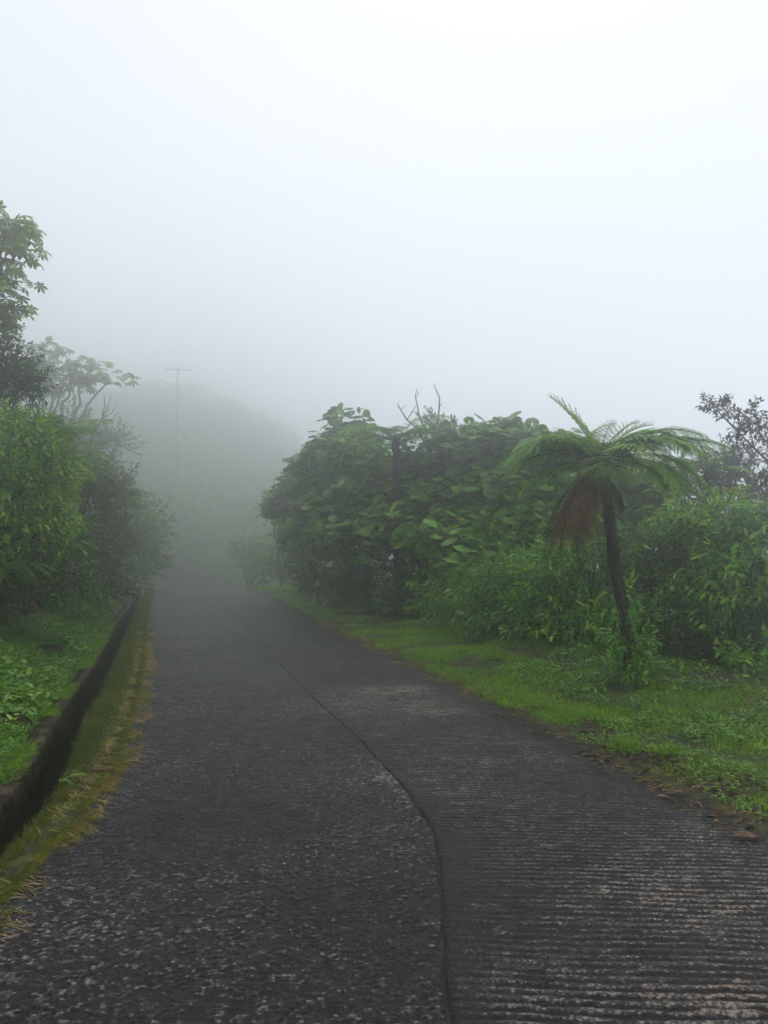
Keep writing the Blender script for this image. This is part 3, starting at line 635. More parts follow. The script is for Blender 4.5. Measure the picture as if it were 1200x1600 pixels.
ny = 5200; Ys = 3.0 + 11 * g.uniform(size=ny) ** .7; ds_ = g.uniform(-.16, .16, ny) + .10 * (vn(Ys * 3.3, Ys * 0, 19) - .5); kk = vn(Ys * 4.1, Ys * 0 + 2, 18) > .42; Ys, ds_ = Ys[kk], ds_[kk]; ny = len(Ys)
az_ = g.normal(0, .45, ny) + .25; Ls = .085 * g.uniform(.4, 1.7, ny)
ms.leaves(TBLADE, np.stack([eL(Ys) - ds_ - .03, Ys, base_z(Ys) + .012 + .03 * sm(0, .1, ds_)], 1), np.stack([np.cos(az_), -np.sin(az_), g.normal(.06, .12, ny)], 1), np.array([0, 0, 1.]) + g.normal(0, .2, (ny, 3)), Ls, .0045 * g.uniform(.6, 1.5, ny), np.clip(g.normal(.85, .14, ny), 0, 1))
ny = 3600; Ys = 3.6 + 12 * g.uniform(size=ny) ** .9; ds_ = g.uniform(-.14, .22, ny); kk = vn(Ys * 3.1, Ys * 0 + 6, 28) > .42; Ys, ds_ = Ys[kk], ds_[kk]; ny = len(Ys)
az_ = g.normal(0, .6, ny) + np.pi; Ls = .075 * g.uniform(.4, 1.7, ny)
ms.leaves(TBLADE, np.stack([eR(Ys) + ds_, Ys, base_z(Ys) + .014 + .03 * sm(0, .1, ds_)], 1), np.stack([np.cos(az_), np.sin(az_), g.normal(.06, .12, ny)], 1), np.array([0, 0, 1.]) + g.normal(0, .2, (ny, 3)), Ls, .005 * g.uniform(.6, 1.5, ny), np.clip(g.normal(.72, .2, ny), 0, 1))
tag(ms.build('moss_strip', G['moss']), 'yellow green moss and straw along the road edges, thickest between drain and road', 'moss', kind='stuff')
mp_ = MB(); g = np.random.default_rng(24)          # little pads of moss under the straw
yy = np.concatenate([np.arange(1.5, 14, .03), np.arange(14, 30, .2)]); uu = np.linspace(0, 1, 16)
sW = sw(yy); Xg = (eL(yy)[:, None] + .05 * (vn(yy * 4, yy * 0, 3)[:, None] - .3)) * (1 - uu) + (eL(yy) - sW - .005)[:, None] * uu
Yg = yy[:, None] + 0 * Xg; Zg = base_z(Yg) + .004 + .022 * np.sin(np.pi * np.clip(uu, .0, .93))[None] ** .7 * (.3 + 1.1 * fbm(Xg * 14, Yg * 10, 3, 15))
mp_.grid(np.stack([Xg, Yg, Zg], -1))
m, n, p, o = mat('moss'); no = n.nodes.new('ShaderNodeTexNoise'); no.inputs['Scale'].default_value = 9; no.inputs['Detail'].default_value = 9; tcn = n.nodes.new('ShaderNodeTexCoord'); n.links.new(tcn.outputs['Object'], no.inputs[0])
r = ramp(n, [(.35, (.022, .018, .008)), (.48, (.045, .055, .010)), (.60, (.085, .105, .012)), (.74, (.13, .12, .02))]); n.links.new(no.outputs[0], r.inputs[0]); n.links.new(r.outputs[0], p.inputs['Base Color']); p.inputs['Roughness'].default_value = .95
b = n.nodes.new('ShaderNodeBump'); b.inputs['Strength'].default_value = 1; b.inputs['Distance'].default_value = .02; no2 = n.nodes.new('ShaderNodeTexNoise'); no2.inputs['Scale'].default_value = 90; no2.inputs['Detail'].default_value = 5
n.links.new(tcn.outputs['Object'], no2.inputs[0]); n.links.new(no2.outputs[0], b.inputs['Height']); n.links.new(b.outputs[0], p.inputs['Normal']); M_moss = m
tag(mp_.build('moss_bed', M_moss), 'cushion of olive moss along the left road edge', 'moss', kind='stuff')

g = np.random.default_rng(25); lt = MB()             # litter and straw along the right edge
for (n, y0, y1, d0, d1, ll) in ((9000, 3.2, 7.5, -.26, .55, .055), (3000, 7.5, 16, -.08, .25, .07), (9000, 5.0, 11, 1.6, 4.4, .075), (1500, 4, 14, .2, 3.0, .08)):
    X, Y, d = scatter(n, y0, y1, 'R', d0, d1, g); k = (vn(X * 5, Y * 5, 91) > .38) & ((d > 0) | (g.uniform(size=n) < .30)); X, Y, d = X[k], Y[k], d[k]; m = len(X)
    z = np.where(d < .03, base_z(Y) + .007, land(X, Y) + .012); az = g.normal(0, .9, m) + np.where(g.uniform(size=m) < .5, 0, 3.14)
    D = np.stack([np.cos(az), np.sin(az), g.normal(.05, .12, m)], 1); L_ = ll * g.uniform(.4, 1.7, m)
    lt.leaves(T3, np.stack([X, Y, z], 1), D, np.array([0, 0, 1.]) + g.normal(0, .25, (m, 3)), L_, L_ * g.choice([.07, .12, .35], m), np.clip(g.uniform(0, .75, m) + .2 * (d < .1), 0, 1))
tag(lt.build('leaf_litter', G['litter']), 'brown leaf litter and straw scattered along the right road edge', 'litter', kind='stuff')

# moss apron of the right road edge
mp_ = MB(); yy = np.concatenate([np.arange(2.5, 14, .04), np.arange(14, 30, .2)])
wv = .06 + (.06 + .22 * (1 - sm(5.5, 8, yy))) * fbm(yy * 1.3, yy * 0 + 2, 3, 16); Xg = (eR(yy) - wv * .45)[:, None] * (1 - uu) + (eR(yy) + .16)[:, None] * uu
Yg = yy[:, None] + 0 * Xg; Zg = base_z(Yg) + np.interp(uu, [0, .12, .6, 1], [-.012, .004, .018, .006])[None] * (.55 + .9 * fbm(Xg * 12, Yg * 9, 3, 17)) * 1.0
mp_.grid(np.stack([Xg, Yg, Zg], -1))
m2 = M_moss.copy(); m2.name = 'dark_moss'
for nd in m2.node_tree.nodes:
    if nd.type == 'VALTORGB':
        for e_, c in zip(nd.color_ramp.elements, ((.020, .014, .008), (.035, .030, .010), (.065, .070, .012), (.10, .085, .02))): e_.color = (*c, 1)
tag(mp_.build('mossy_soil_edge', m2), 'dark soil and moss creeping over the right road edge', 'moss', kind='stuff')

# ================================================================== PLANTS
# ---- the tree fern in front
def fern_trunk(pts, r0, r1, seed, root, side=10):
    g = np.random.default_rng(seed); mb = MB(); pts = np.asarray(pts, float)
    t = np.linspace(0, 1, len(pts)); tt = np.linspace(0, 1, 34); P = np.stack([np.interp(tt, t, pts[:, k]) for k in range(3)], 1)
    ker = np.ones(5) / 5
    for k in range(3): P[2:-2, k] = np.convolve(P[:, k], ker, 'valid')
    rad = np.interp(tt, [0, .06, .2, .9, 1], [r0 * 1.5, r0 * 1.15, r0, r1, r1 * 1.3]) * (1 + .10 * g.normal(size=34))
    mb.tube(P, rad, side)
    # stubs of old frond stalks and hanging root fibres
    n = 1000; i = g.integers(0, 33, n); th = g.uniform(0, 6.28, n); dr_ = np.stack([np.cos(th), np.sin(th), 0 * th], 1); A = P[i] + dr_ * (rad[i] * .9)[:, None]
    Bp = A + dr_ * g.uniform(.01, .035, (n, 1)) + np.array([0, 0, 1.]) * g.uniform(-.02, .08, (n, 1)); mb.twigs(A, Bp, .007, .002)
    return mb.build('trunk', B_['fern'], root)
g = np.random.default_rng(77)
YF = 8.45
b0 = at(986, 1080, YF); b0[2] = float(land(b0[0], YF)) - .05
tf = empty('tree_fern', b0, 'tall tree fern with leaning black trunk and brown dead fronds, alone on the right verge', 'tree fern')
tp_ = [b0, at(984, 1040, YF), at(980, 985, YF), at(966, 920, YF), at(957, 850, YF), at(950, 790, YF), at(942, 745, YF)]
fern_trunk(tp_, .070, .050, 3, tf)
top = at(938, 728, YF)
mb = MB()
spec = [  # azimuth deg (0 = right, 90 = away), elevation, length, droop
    (176, 38, 1.32, 92), (192, 44, 1.25, 96), (155, 42, 1.25, 92), (222, 50, 1.0, 80), (128, 45, 1.25, 88), (255, 22, .95, 92),
    (4, 34, 1.55, 66), (-14, 26, 1.30, 92), (20, 40, 1.5, 70), (38, 44, 1.35, 78), (62, 46, 1.3, 80), (90, 48, 1.25, 84), (-34, 20, 1.15, 98), (-52, 14, 1.0, 96), (110, 46, 1.2, 86), (-78, 8, .9, 88),
    (170, 12, 1.1, 80), (12, 12, 1.25, 62), (168, 55, 1.15, 95), (30, 58, 1.15, 95), (-4, 50, 1.35, 82), (142, 20, 1.1, 80), (182, 52, 1.2, 100), (75, 20, 1.2, 66), (104, 62, 1.1, 96), (-62, 40, 1.1, 104), (-40, 52, 1.2, 112), (2, 64, 1.15, 104), (176, 22, 1.2, 66), (50, 30, 1.3, 80), (164, 30, 1.2, 80), (-24, 44, 1.3, 96)]
for a, el_, l_, dp in spec:
    frond(mb, top + np.array([math.cos(R(a)), math.sin(R(a)), 0]) * .03, R(a + g.normal(0, 4)), R(el_ + 4), l_ * .92, R(dp), g, 20, 16, .34, bias=g.normal(0, .14) + .2, curlz=.55, pw=.76, lw=.112)
mb.build('fronds', [G['fern'], B_['fern']], tf)
mb = MB()
for a, el_, l_, dp in ((168, 70, .98, 34), (160, 78, .70, 40), (24, 70, .78, 62), (45, 80, .6, 40), (92, 76, .55, 55), (8, 62, .80, 58), (150, 60, .75, 60)):
    frond(mb, top + np.array([0, 0, .03]), R(a), R(el_), l_, R(dp), g, 13, 9, .24, bias=.25, curlz=-.4, lw=.11)
mb.build('young_fronds', [G['fern_young'], B_['fern']], tf)
mb = MB()
for a, el_, l_, dp in ((192, 50, 1.05, 138), (198, 20, 1.1, 138), (208, 34, 1.0, 138), (220, 24, .9, 138), (184, 34, 1.0, 138), (186, 18, .9, 138), (228, 44, 1.0, 138), (180, 44, .98, 138), (215, 46, .95, 138), (240, 36, .85, 138), (188, 28, .98, 138), (200, 34, 1.02, 146), (212, 20, .95, 128), (225, 26, .95, 140), (178, 16, .88, 118), (236, 10, .80, 110), (195, 10, .85, 108), (206, 40, .9, 150), (250, 5, .6, 96), (170, 30, .95, 140)):
    frond(mb, top - np.array([0, 0, .03]), R(a + 2 + g.normal(0, 9)), R(el_ - 8), l_ * g.uniform(.70, 1.28), R(el_ - 8 + g.uniform(78, 96)), g, 22, 12, g.uniform(.12, .22), bias=g.normal(0, .22) + (.15 if el_ > 30 else .0), curlz=g.uniform(.8, 1.8), dpow=.30, lw=.12)
for a, l_ in ((300, .55), (330, .5), (10, .52)): frond(mb, top - np.array([0, 0, .1]), R(a), R(-30), l_, R(62), g, 18, 10, .14, bias=-.4, curlz=1.6)
mb.build('dead_fronds', [G['fern_dead'], B_['fern']], tf)

# leafy climber at its foot
plant('climbing_plant', 'leafy climber wrapped round the foot of the leaning fern trunk', 'climber', (986, 8.3), [(984, 1000, 8.3, 20, 26, .13), (990, 1040, 8.25, 22, 30, .14), (978, 1068, 8.2, 26, 16, .16)], 'lance', 100, 301, scale=.72, bias=-.05, tr=.008)

# ---- right hand shrubs (front row)
RS = [
 ('grassy_shrub', 'fine-bladed grassy shrub at the left end of the front right shrubs', (745, 13.4), [(745, 950, 13.4, 36, 36), (775, 925, 13.4, 30, 34), (722, 965, 13.6, 22, 22)], 'bamboo', 300, 1.0, .1),
 ('shrub', 'rounded green shrub between the grassy shrub and the dead hanging fronds', (815, 12.6), [(800, 945, 12.6, 58, 58), (838, 915, 12.6, 48, 44), (800, 985, 12.2, 60, 34)], 'lance', 400, 1.0, .0),
 ('shrub', 'bright lance-leaved shrub directly under the dead brown fronds', (885, 11.6), [(880, 930, 11.6, 60, 62), (855, 980, 11.4, 62, 44), (905, 990, 11.2, 50, 44), (915, 900, 11.8, 40, 36)], 'lance', 520, 1.0, .05),
 ('shrub', 'dense shrub right behind the leaning fern trunk', (965, 11.2), [(950, 910, 11.2, 58, 62), (985, 950, 11.0, 60, 60), (960, 1000, 10.6, 60, 44), (1010, 895, 11.4, 50, 44)], 'lance', 520, 1.0, 0),
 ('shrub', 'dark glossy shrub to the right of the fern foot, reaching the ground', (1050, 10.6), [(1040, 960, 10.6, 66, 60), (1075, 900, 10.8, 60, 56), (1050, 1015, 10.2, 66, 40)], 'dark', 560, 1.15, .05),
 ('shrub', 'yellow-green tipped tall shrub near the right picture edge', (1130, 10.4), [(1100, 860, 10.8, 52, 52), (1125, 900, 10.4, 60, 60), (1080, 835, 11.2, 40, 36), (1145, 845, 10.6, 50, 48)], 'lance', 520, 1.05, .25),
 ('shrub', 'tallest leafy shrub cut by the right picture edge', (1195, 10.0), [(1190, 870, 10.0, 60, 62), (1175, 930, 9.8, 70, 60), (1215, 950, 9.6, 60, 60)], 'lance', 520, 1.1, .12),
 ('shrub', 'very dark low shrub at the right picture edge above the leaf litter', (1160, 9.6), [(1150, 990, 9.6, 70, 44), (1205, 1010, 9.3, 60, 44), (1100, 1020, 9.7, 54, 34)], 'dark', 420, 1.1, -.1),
]
for i, (nm, lb, bs, bl, kd, n_, scl, bi) in enumerate(RS):
    plant(nm, lb, 'shrub', bs, bl, kd, int(n_ * .95), 400 + i, 'front shrubs along the right verge', scale=scl * (1.12 if kd == 'lance' else 1), bias=bi, tr=.03, nstem=3, k2={'lance': ('dark', 'olive', 'bright', 'olive')[i % 4], 'dark': 'lance', 'bamboo': None}[kd])
# seedling clump at far right, tufts on the verge
plant('weed_clump', 'small bright broad-leaved clump at the right picture edge below the dark shrub', 'plant', (1185, 8.9), [(1180, 1030, 8.9, 34, 22, .25), (1150, 1045, 8.8, 20, 12, .15)], 'bright', 70, 431, scale=1.1, bias=.1, tr=.006)
def tuft(px, Y, label, n, h, seed, name='grass_tuft'):
    g = np.random.default_rng(seed); X0 = (px - CX) / F * Y; b = np.array([X0, Y, float(land(X0, Y)) - .01]); mb = MB()
    X = X0 + g.normal(0, .05, n); Yy = Y + g.normal(0, .05, n); D = np.stack([(X - X0) * 9 + g.normal(0, .2, n), (Yy - Y) * 9 + g.normal(0, .2, n), np.ones(n)], 1)
    mb.leaves(T4, np.stack([X, Yy, 0 * X + b[2]], 1), D, np.stack([g.normal(size=n), g.normal(size=n), .2 + 0 * X], 1), h * g.uniform(.5, 1.2, n), .007, np.clip(g.normal(.5, .15, n), 0, 1))
    return tag(mb.build(name, G['grass'], origin=b), label, 'grass tuft')
tuft(975, 5.95, 'dark grass tuft near the road, in front of the fern foot', 150, .13, 1)
tuft(768, 10.3, 'small grass tuft on the verge near the road bend, left of the shrubs', 130, .16, 2)
tuft(1040, 5.75, 'spreading grass tuft by the road edge above the brown litter', 110, .10, 3)

# ---- second row right: dark tree, leaning branch, small palm-like fern
plant('bushy_tree', 'dark small-leaved tree behind the right shrubs, its top against the sky', 'tree', (1150, 15), [(1120, 770, 15, 62, 50), (1170, 760, 15, 60, 52), (1095, 800, 14.6, 50, 44), (1150, 720, 15, 34, 24), (1205, 800, 14.4, 50, 55), (1110, 735, 15, 26, 22)], 'leather', 620, 451, scale=1.25, bias=-.05, tr=.07, bark='trunk', crown='crown', stem='trunk')
plant('bushy_tree', 'olive bushy tree seen right of the tree fern crown, behind the shrubs', 'tree', (1040, 15.5), [(1030, 800, 15.5, 60, 50), (1060, 760, 15.8, 48, 40), (980, 830, 15.2, 56, 48), (1040, 860, 15, 70, 44)], 'olive', 560, 452, scale=1.5, bias=.0, tr=.06, bark='trunk', crown='crown', stem='trunk')
g = np.random.default_rng(455)                    # leaning bough
XB = 4.95; YB = 10.2; bp = np.array([XB + .9, YB + .2, float(land(XB + .9, YB + .2))])
lt_ = empty('leaning_tree', bp, 'leathery-leaved tree leaning its bare bough in from the right picture edge', 'tree')
st = MB(); fo = MB(); P0 = [bp, at(1290, 880, 10.3), at(1250, 780, 10.2), at(1205, 726, 10.1), at(1178, 700, 10), at(1152, 674, 10), at(1128, 650, 9.95)]
st.tube(P0, [.05, .042, .032, .018, .013, .009, .005], 7)
tips = []
for (q, e_) in ((4, (1170, 665)), (4, (1192, 672)), (3, (1215, 700)), (3, (1190, 742)), (5, (1140, 640)), (5, (1120, 642)), (5, (1160, 655)), (4, (1150, 690)), (2, (1230, 690)), (2, (1225, 745)), (6, (1115, 640)), (5, (1175, 650)), (3, (1200, 682))):
    E = at(e_[0], e_[1], 10 + g.normal(0, .12)); st.tube(path(P0[q], E, g, 5, .05, .06), np.linspace(.008, .004, 5), 5, cap=False)
    for k in range(9): tips.append(E + g.normal(0, .065, 3))
tips = np.array(tips); sprigs(fo, tips, rdir(g, len(tips), .5), 'leather', g, .95, .0)
fo.build('crown', [G['leather'], B_['twig']], lt_); st.build('trunk', B_['trunk'], lt_)

def small_fern(name, label, px, py, Y, n, ln, seed, mk='fern', el=(20, 60), droop=(50, 90), az=(0, 360), bias=0., npul=10, wid=.26, base=None, curlz=.6, cat='fern', group=None, trunk=None, npin=18):
    g = np.random.default_rng(seed); c = at(px, py, Y)
    b = c.copy()
    if trunk: b = at(trunk[0], trunk[1], Y); b[2] = float(land(b[0], Y)) - .04
    root = empty(name, b, label, cat, group)
    if trunk:
        t = np.linspace(0, 1, 7)[:, None]; fern_trunk(b + (c - b) * t + g.normal(0, .02, (7, 3)) * np.sin(np.pi * t), trunk[2], trunk[2] * .75, seed, root)
    mb = MB()
    for k in range(n):
        a = az[0] + (az[1] - az[0]) * (k + g.uniform(.1, .9)) / n
        frond(mb, c, R(a), R(g.uniform(*el)), ln * g.uniform(.75, 1.15), R(g.uniform(*droop)), g, npin, npul, wid, bias + g.normal(0, .12), curlz)
    mb.build('fronds', [G[mk], B_['fern']], root)
    return root
small_fern('tree_fern', 'small feathery tree fern between the big tree fern crown and the leaning bough', 1105, 740, 12.6, 11, .75, 470, trunk=(1090, 900, .045), el=(30, 70), droop=(50, 90), bias=.1, cat='tree fern')
small_fern('tree_fern', 'pale feathery young tree fern poking up behind the big tree fern crown', 905, 712, 13.5, 10, .85, 471, mk='fern_young', trunk=(905, 900, .04), el=(35, 75), droop=(50, 95), cat='tree fern')

# ---- the round-leaved trees in the middle distance
MID = [
 ('round-leaved tree reaching furthest left over the road in the fog', (478, 24), [(452, 795, 24.5, 26, 24), (482, 772, 24, 34, 28), (500, 830, 23.4, 38, 42), (472, 850, 24, 22, 26)], 260, 1.25),
 ('tall round-leaved tree with a ragged crown, left of the middle tree fern', (545, 19.5), [(540, 700, 20, 34, 26), (545, 740, 19.5, 60, 48), (500, 745, 20, 30, 34), (560, 800, 19, 62, 50), (540, 668, 20, 22, 12)], 420, 1.15),
 ('broad round-leaved tree around the trunk of the middle tree fern', (640, 18), [(620, 770, 18, 60, 48), (650, 820, 17.2, 66, 48), (680, 740, 18, 56, 48), (590, 850, 17.6, 56, 44)], 430, 1.1),
 ('round-leaved tree with large pale leaves low at its front, right of the middle tree fern', (715, 16.4), [(725, 800, 16.4, 56, 44), (700, 850, 15.9, 56, 36), (760, 770, 16.5, 50, 50), (745, 720, 17, 50, 36)], 400, 1.15),
 ('round-leaved tree whose top leaves show against the sky left of the big fern', (800, 15.8), [(790, 700, 16.4, 50, 26), (830, 725, 16, 50, 40), (800, 790, 15.8, 56, 55), (845, 830, 15.2, 50, 44)], 400, 1.1),
 ('round-leaved tree half hidden behind the crown of the big fern', (930, 15.5), [(900, 780, 15.5, 60, 52), (960, 790, 15.3, 56, 50), (920, 850, 14.8, 60, 40), (880, 840, 15, 50, 40)], 400, 1.1),
]
for i, (lb, bs, bl, n_, scl) in enumerate(MID):
    n_ *= 1.25; scl *= .88
    plant('broadleaf_tree', lb, 'tree', bs, bl, 'round', int(n_ * 1.0), 500 + i, 'round-leaved trees on the right of the road', scale=scl, tr=.07, bark='trunk', fill=.3, crown='crown', stem='trunk', bias=.05)
plant('broadleaf_plant', 'low clump of big pale round leaves standing out at the foot of the middle trees', 'plant', (735, 14.6), [(735, 885, 14.6, 24, 14, .3), (722, 900, 14.5, 14, 10, .2), (700, 862, 15, 30, 14, .3)], 'round', 22, 520, scale=1.3, bias=.35, tr=.02)
small_fern('tree_fern', 'tree fern with a pale green crown standing among the round-leaved trees', 618, 690, 17.0, 20, 1.45, 530, trunk=(624, 958, .10), el=(22, 52), droop=(62, 98), bias=.12, npul=8, cat='tree fern', wid=.25)
# understorey
US = [
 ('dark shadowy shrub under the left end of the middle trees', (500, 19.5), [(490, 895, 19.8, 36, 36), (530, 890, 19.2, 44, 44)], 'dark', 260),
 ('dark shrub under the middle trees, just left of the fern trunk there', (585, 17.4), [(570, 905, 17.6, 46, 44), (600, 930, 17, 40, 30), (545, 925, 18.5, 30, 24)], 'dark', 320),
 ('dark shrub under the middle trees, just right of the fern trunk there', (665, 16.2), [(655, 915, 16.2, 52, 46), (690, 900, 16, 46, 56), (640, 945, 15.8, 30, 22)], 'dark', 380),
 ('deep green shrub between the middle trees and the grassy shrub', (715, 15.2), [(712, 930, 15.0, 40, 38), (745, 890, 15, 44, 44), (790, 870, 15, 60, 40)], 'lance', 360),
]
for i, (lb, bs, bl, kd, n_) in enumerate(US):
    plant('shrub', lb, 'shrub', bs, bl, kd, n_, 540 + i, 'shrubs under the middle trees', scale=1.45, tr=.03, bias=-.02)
small_fern('fern', 'low fern at the grass edge under the middle trees', 612, 950, 16.0, 9, .55, 550, el=(20, 60), droop=(50, 90), npul=1, bias=.1)
small_fern('fern', 'arching fern at the verge edge left of the grassy shrub', 668, 952, 15.3, 9, .6, 551, el=(20, 60), droop=(50, 90), npul=1, bias=.1)
plant('conifer_shrub', 'dark spiky bush top rising above the middle trees beside the bare branches', 'shrub', (695, 19), [(680, 672, 19, 22, 20, .4), (705, 686, 19, 24, 18, .4), (690, 730, 19, 40, 34, .5), (718, 680, 19, 10, 12, .2)], 'spiky', 170, 560, scale=.85, tr=.05, bark='trunk', crown='crown', stem='trunk')
# bare branches
g = np.random.default_rng(565); X0 = (668 - CX) / F * 18.6; bp = np.array([X0, 18.6, float(land(X0, 18.6))])
dt = empty('bare_tree', bp, 'leafless tree whose crooked bare branches stick up above the middle trees', 'tree'); st = MB(); Yb = 18.6
def limb(pl, r0, r1, mb_, k=6, Y=Yb): mb_.tube([at(a, b, Y + g.normal(0, .04)) for a, b in pl], np.linspace(r0, r1, len(pl)), k)
trk = MB(); trk.tube([bp, at(668, 850, Yb), at(672, 760, Yb), at(670, 700, Yb)], [.09, .075, .06, .045], 8); trk.build('trunk', B_['pale'], dt)
for pl, r0 in (([(670, 705), (664, 672), (655, 650), (652, 633), (649, 620), (651, 608)], .032), ([(670, 702), (684, 660), (686, 640), (687, 622), (680, 606), (678, 599)], .032), ([(668, 700), (650, 668), (635, 655), (626, 640), (621, 632), (624, 626)], .028),
               ([(655, 650), (646, 642), (640, 650)], .012), ([(636, 656), (643, 644), (650, 634)], .012), ([(686, 636), (691, 630)], .009), ([(650, 622), (655, 612)], .008), ([(640, 662), (636, 672)], .01), ([(626, 640), (634, 633)], .008)):
    b = MB(); limb(pl, r0, .007, b); b.build('branch', B_['pale'], dt)

# ---- far right of the road, nearly lost in fog
plant('sapling', 'thin-stemmed faint sapling in the fog beside the far end of the road', 'tree', (438, 31), [(430, 800, 31, 18, 10), (447, 830, 31, 16, 12), (438, 782, 31.5, 12, 8)], 'olive', 90, 580, scale=2.2, tr=.06, bark='trunk', crown='crown', stem='trunk', group='faint trees in the fog')
plant('foggy_tree', 'flat-crowned faint tree in the fog right of the road crest', 'tree', (390, 42), [(392, 858, 42, 32, 10), (405, 868, 42, 26, 10), (380, 872, 42.5, 14, 8), (420, 890, 40, 26, 20)], 'far', 120, 581, tr=.09, bark='trunk', crown='crown', stem='trunk', group='faint trees in the fog')
plant('foggy_tree', 'faint bushy tree in the fog against the left end of the middle trees', 'tree', (452, 35), [(458, 865, 35, 28, 26), (475, 885, 34, 28, 26), (440, 893, 34, 24, 18)], 'far', 200, 582, tr=.07, bark='trunk', scale=.7, crown='crown', stem='trunk', group='faint trees in the fog')

# ---- left bank
plant('umbrella_tree', 'tree with hand-shaped leaves at the top left picture edge against the white sky', 'tree', at(-75, 660, 11.8), [(-5, 385, 11.6, 34, 34, .5), (20, 400, 11.6, 22, 26, .3), (-2, 450, 11.5, 32, 26, .4), (8, 478, 11.6, 22, 12, .3), (-60, 470, 11.8, 50, 70, .8), (-8, 512, 11.6, 12, 8, .2), (8, 362, 11.6, 16, 12, .3)], 'palm', 105, 600, scale=.62, tr=.05, bark='pale', sprigmax=10, crown='crown', stem='trunk', bias=.1)
plant('umbrella_tree', 'pale foggy tree with flat layered crown and forked limbs, behind the left bank', 'tree', at(70, 770, 30.5), [(68, 552, 30, 14, 9, .4), (85, 575, 30, 20, 12, .5), (110, 585, 30, 20, 9, .5), (135, 585, 30, 22, 11, .5), (165, 598, 30, 22, 9, .4), (95, 610, 30.3, 30, 16, .6), (60, 600, 30.5, 22, 20, .6)], 'palm', 75, 601, scale=1.0, tr=.11, bark='pale', sprigmax=14, crown='crown', stem='trunk', bias=.1)
plant('foggy_tree', 'pale bushy tree in the fog below the flat-crowned tree on the left', 'tree', at(110, 800, 31), [(105, 665, 30, 28, 30), (150, 695, 31, 36, 26), (182, 690, 32, 18, 18), (120, 710, 30, 46, 40)], 'olive', 260, 602, scale=2.6, tr=.09, bark='trunk', crown='crown', stem='trunk')
g = np.random.default_rng(606); bp = at(140, 745, 25); bt = empty('bare_sapling', bp, 'curved leafless sapling rising from the foggy left bank', 'tree'); b = MB()
limb([(140, 745), (139, 710), (146, 680), (160, 652), (164, 632), (163, 616)], .035, .008, b, 6, 25); b.build('trunk', B_['trunk'], bt)
for pl in ([(152, 665), (164, 650), (175, 645), (184, 628)], [(160, 652), (167, 640), (175, 615)], [(144, 715), (158, 702), (166, 690), (170, 668)]):
    b = MB(); limb(pl, .015, .006, b, 5, 25); b.build('branch', B_['trunk'], bt)
LS = [
 ('dark glossy bush at the left picture edge just below the hand-shaped leaves', at(-20, 700, 11.5), [(8, 575, 11.3, 36, 34, .7), (28, 600, 11.2, 26, 22, .5), (-20, 610, 11.4, 60, 50, .9), (48, 592, 11.2, 12, 12, .2), (5, 545, 11.4, 16, 12, .3)], 'dark', 420, 1.05, .0),
 ('bright green leafy bush bulging at the left picture edge', at(-20, 880, 10.8), [(20, 700, 10.8, 56, 56, .8), (55, 745, 10.9, 44, 46, .6), (10, 770, 10.5, 60, 50, .7), (60, 690, 11.2, 40, 30, .5)], 'bright', 760, 1.05, .15),
 ('lime-leaved drooping bush low on the left bank, over the dark hollow', at(30, 900, 11.0), [(62, 810, 10.9, 40, 40, .5), (90, 835, 11.0, 22, 18, .3), (20, 830, 10.7, 50, 40, .6), (78, 780, 11.2, 34, 26, .4)], 'bright', 520, .95, .3),
 ('brown-tinged bush in the middle of the left bank', at(120, 890, 14.5), [(125, 800, 14.5, 34, 50, .8), (140, 760, 14.8, 34, 34, .7), (120, 860, 14, 34, 34, .6), (110, 740, 15, 36, 30, .7)], 'olive', 560, 1.35, .12),
 ('twiggy grey-green bush jutting towards the road from the left bank', at(165, 880, 18.8), [(175, 790, 18.8, 30, 30, .6), (168, 840, 18.5, 32, 32, .7), (190, 762, 19, 14, 18, .3), (162, 752, 19, 24, 24, .5), (165, 880, 18.5, 26, 24, .6)], 'olive', 520, 1.5, .05),
 ('small dark shrub in the shaded hollow of the left bank', at(40, 960, 10.6), [(30, 900, 10.7, 60, 36, .5), (90, 910, 11.5, 44, 30, .5), (0, 930, 10.4, 60, 34, .4)], 'dark', 380, 1.0, -.1),
 ('low weedy shrub on the left bank beside the far drain', at(140, 940, 14.5), [(130, 915, 14.2, 44, 26, .5), (165, 920, 16, 30, 22, .5)], 'olive', 260, 1.5, .05),
 ('faint rounded bush in the fog where the left bank meets the road', at(210, 895, 29), [(215, 830, 29, 28, 40, .9), (200, 880, 28, 34, 30, .9), (222, 865, 30, 22, 30, .7), (200, 800, 30, 26, 28, .8)], 'small', 420, 3.0, .15),
 ('palest bush at the far end of the left bank, almost lost in fog', at(225, 895, 38), [(225, 870, 38, 20, 28, 1.), (210, 820, 39, 24, 34, 1.2)], 'far', 200, .8, .1),
]
for i, (lb, bs, bl, kd, n_, scl, bi) in enumerate(LS):
    plant('bush', lb, 'bush', bs, bl, kd, n_, 620 + i, 'bushes on the left bank', scale=scl, bias=bi, tr=.035, k2={'bright': 'lance', 'olive': 'small', 'dark': 'olive', 'small': 'olive'}.get(kd))
small_fern('fern', 'big arching fern on top of the bright bush of the left bank', 62, 690, 11.6, 9, 1.05, 640, az=(-60, 150), el=(15, 50), droop=(40, 80), bias=.25, npul=10)
small_fern('fern', 'long-fronded fern spilling right from the left bank above the brown bush', 85, 720, 12.2, 9, 1.0, 641, az=(-80, 80), el=(5, 45), droop=(50, 95), bias=.2, npul=10)
small_fern('fern', 'olive fern draped over the brown-tinged bush on the left bank', 118, 735, 13.6, 10, 1.0, 642, mk='olive', az=(-90, 90), el=(5, 45), droop=(60, 100), bias=.1, npul=8)
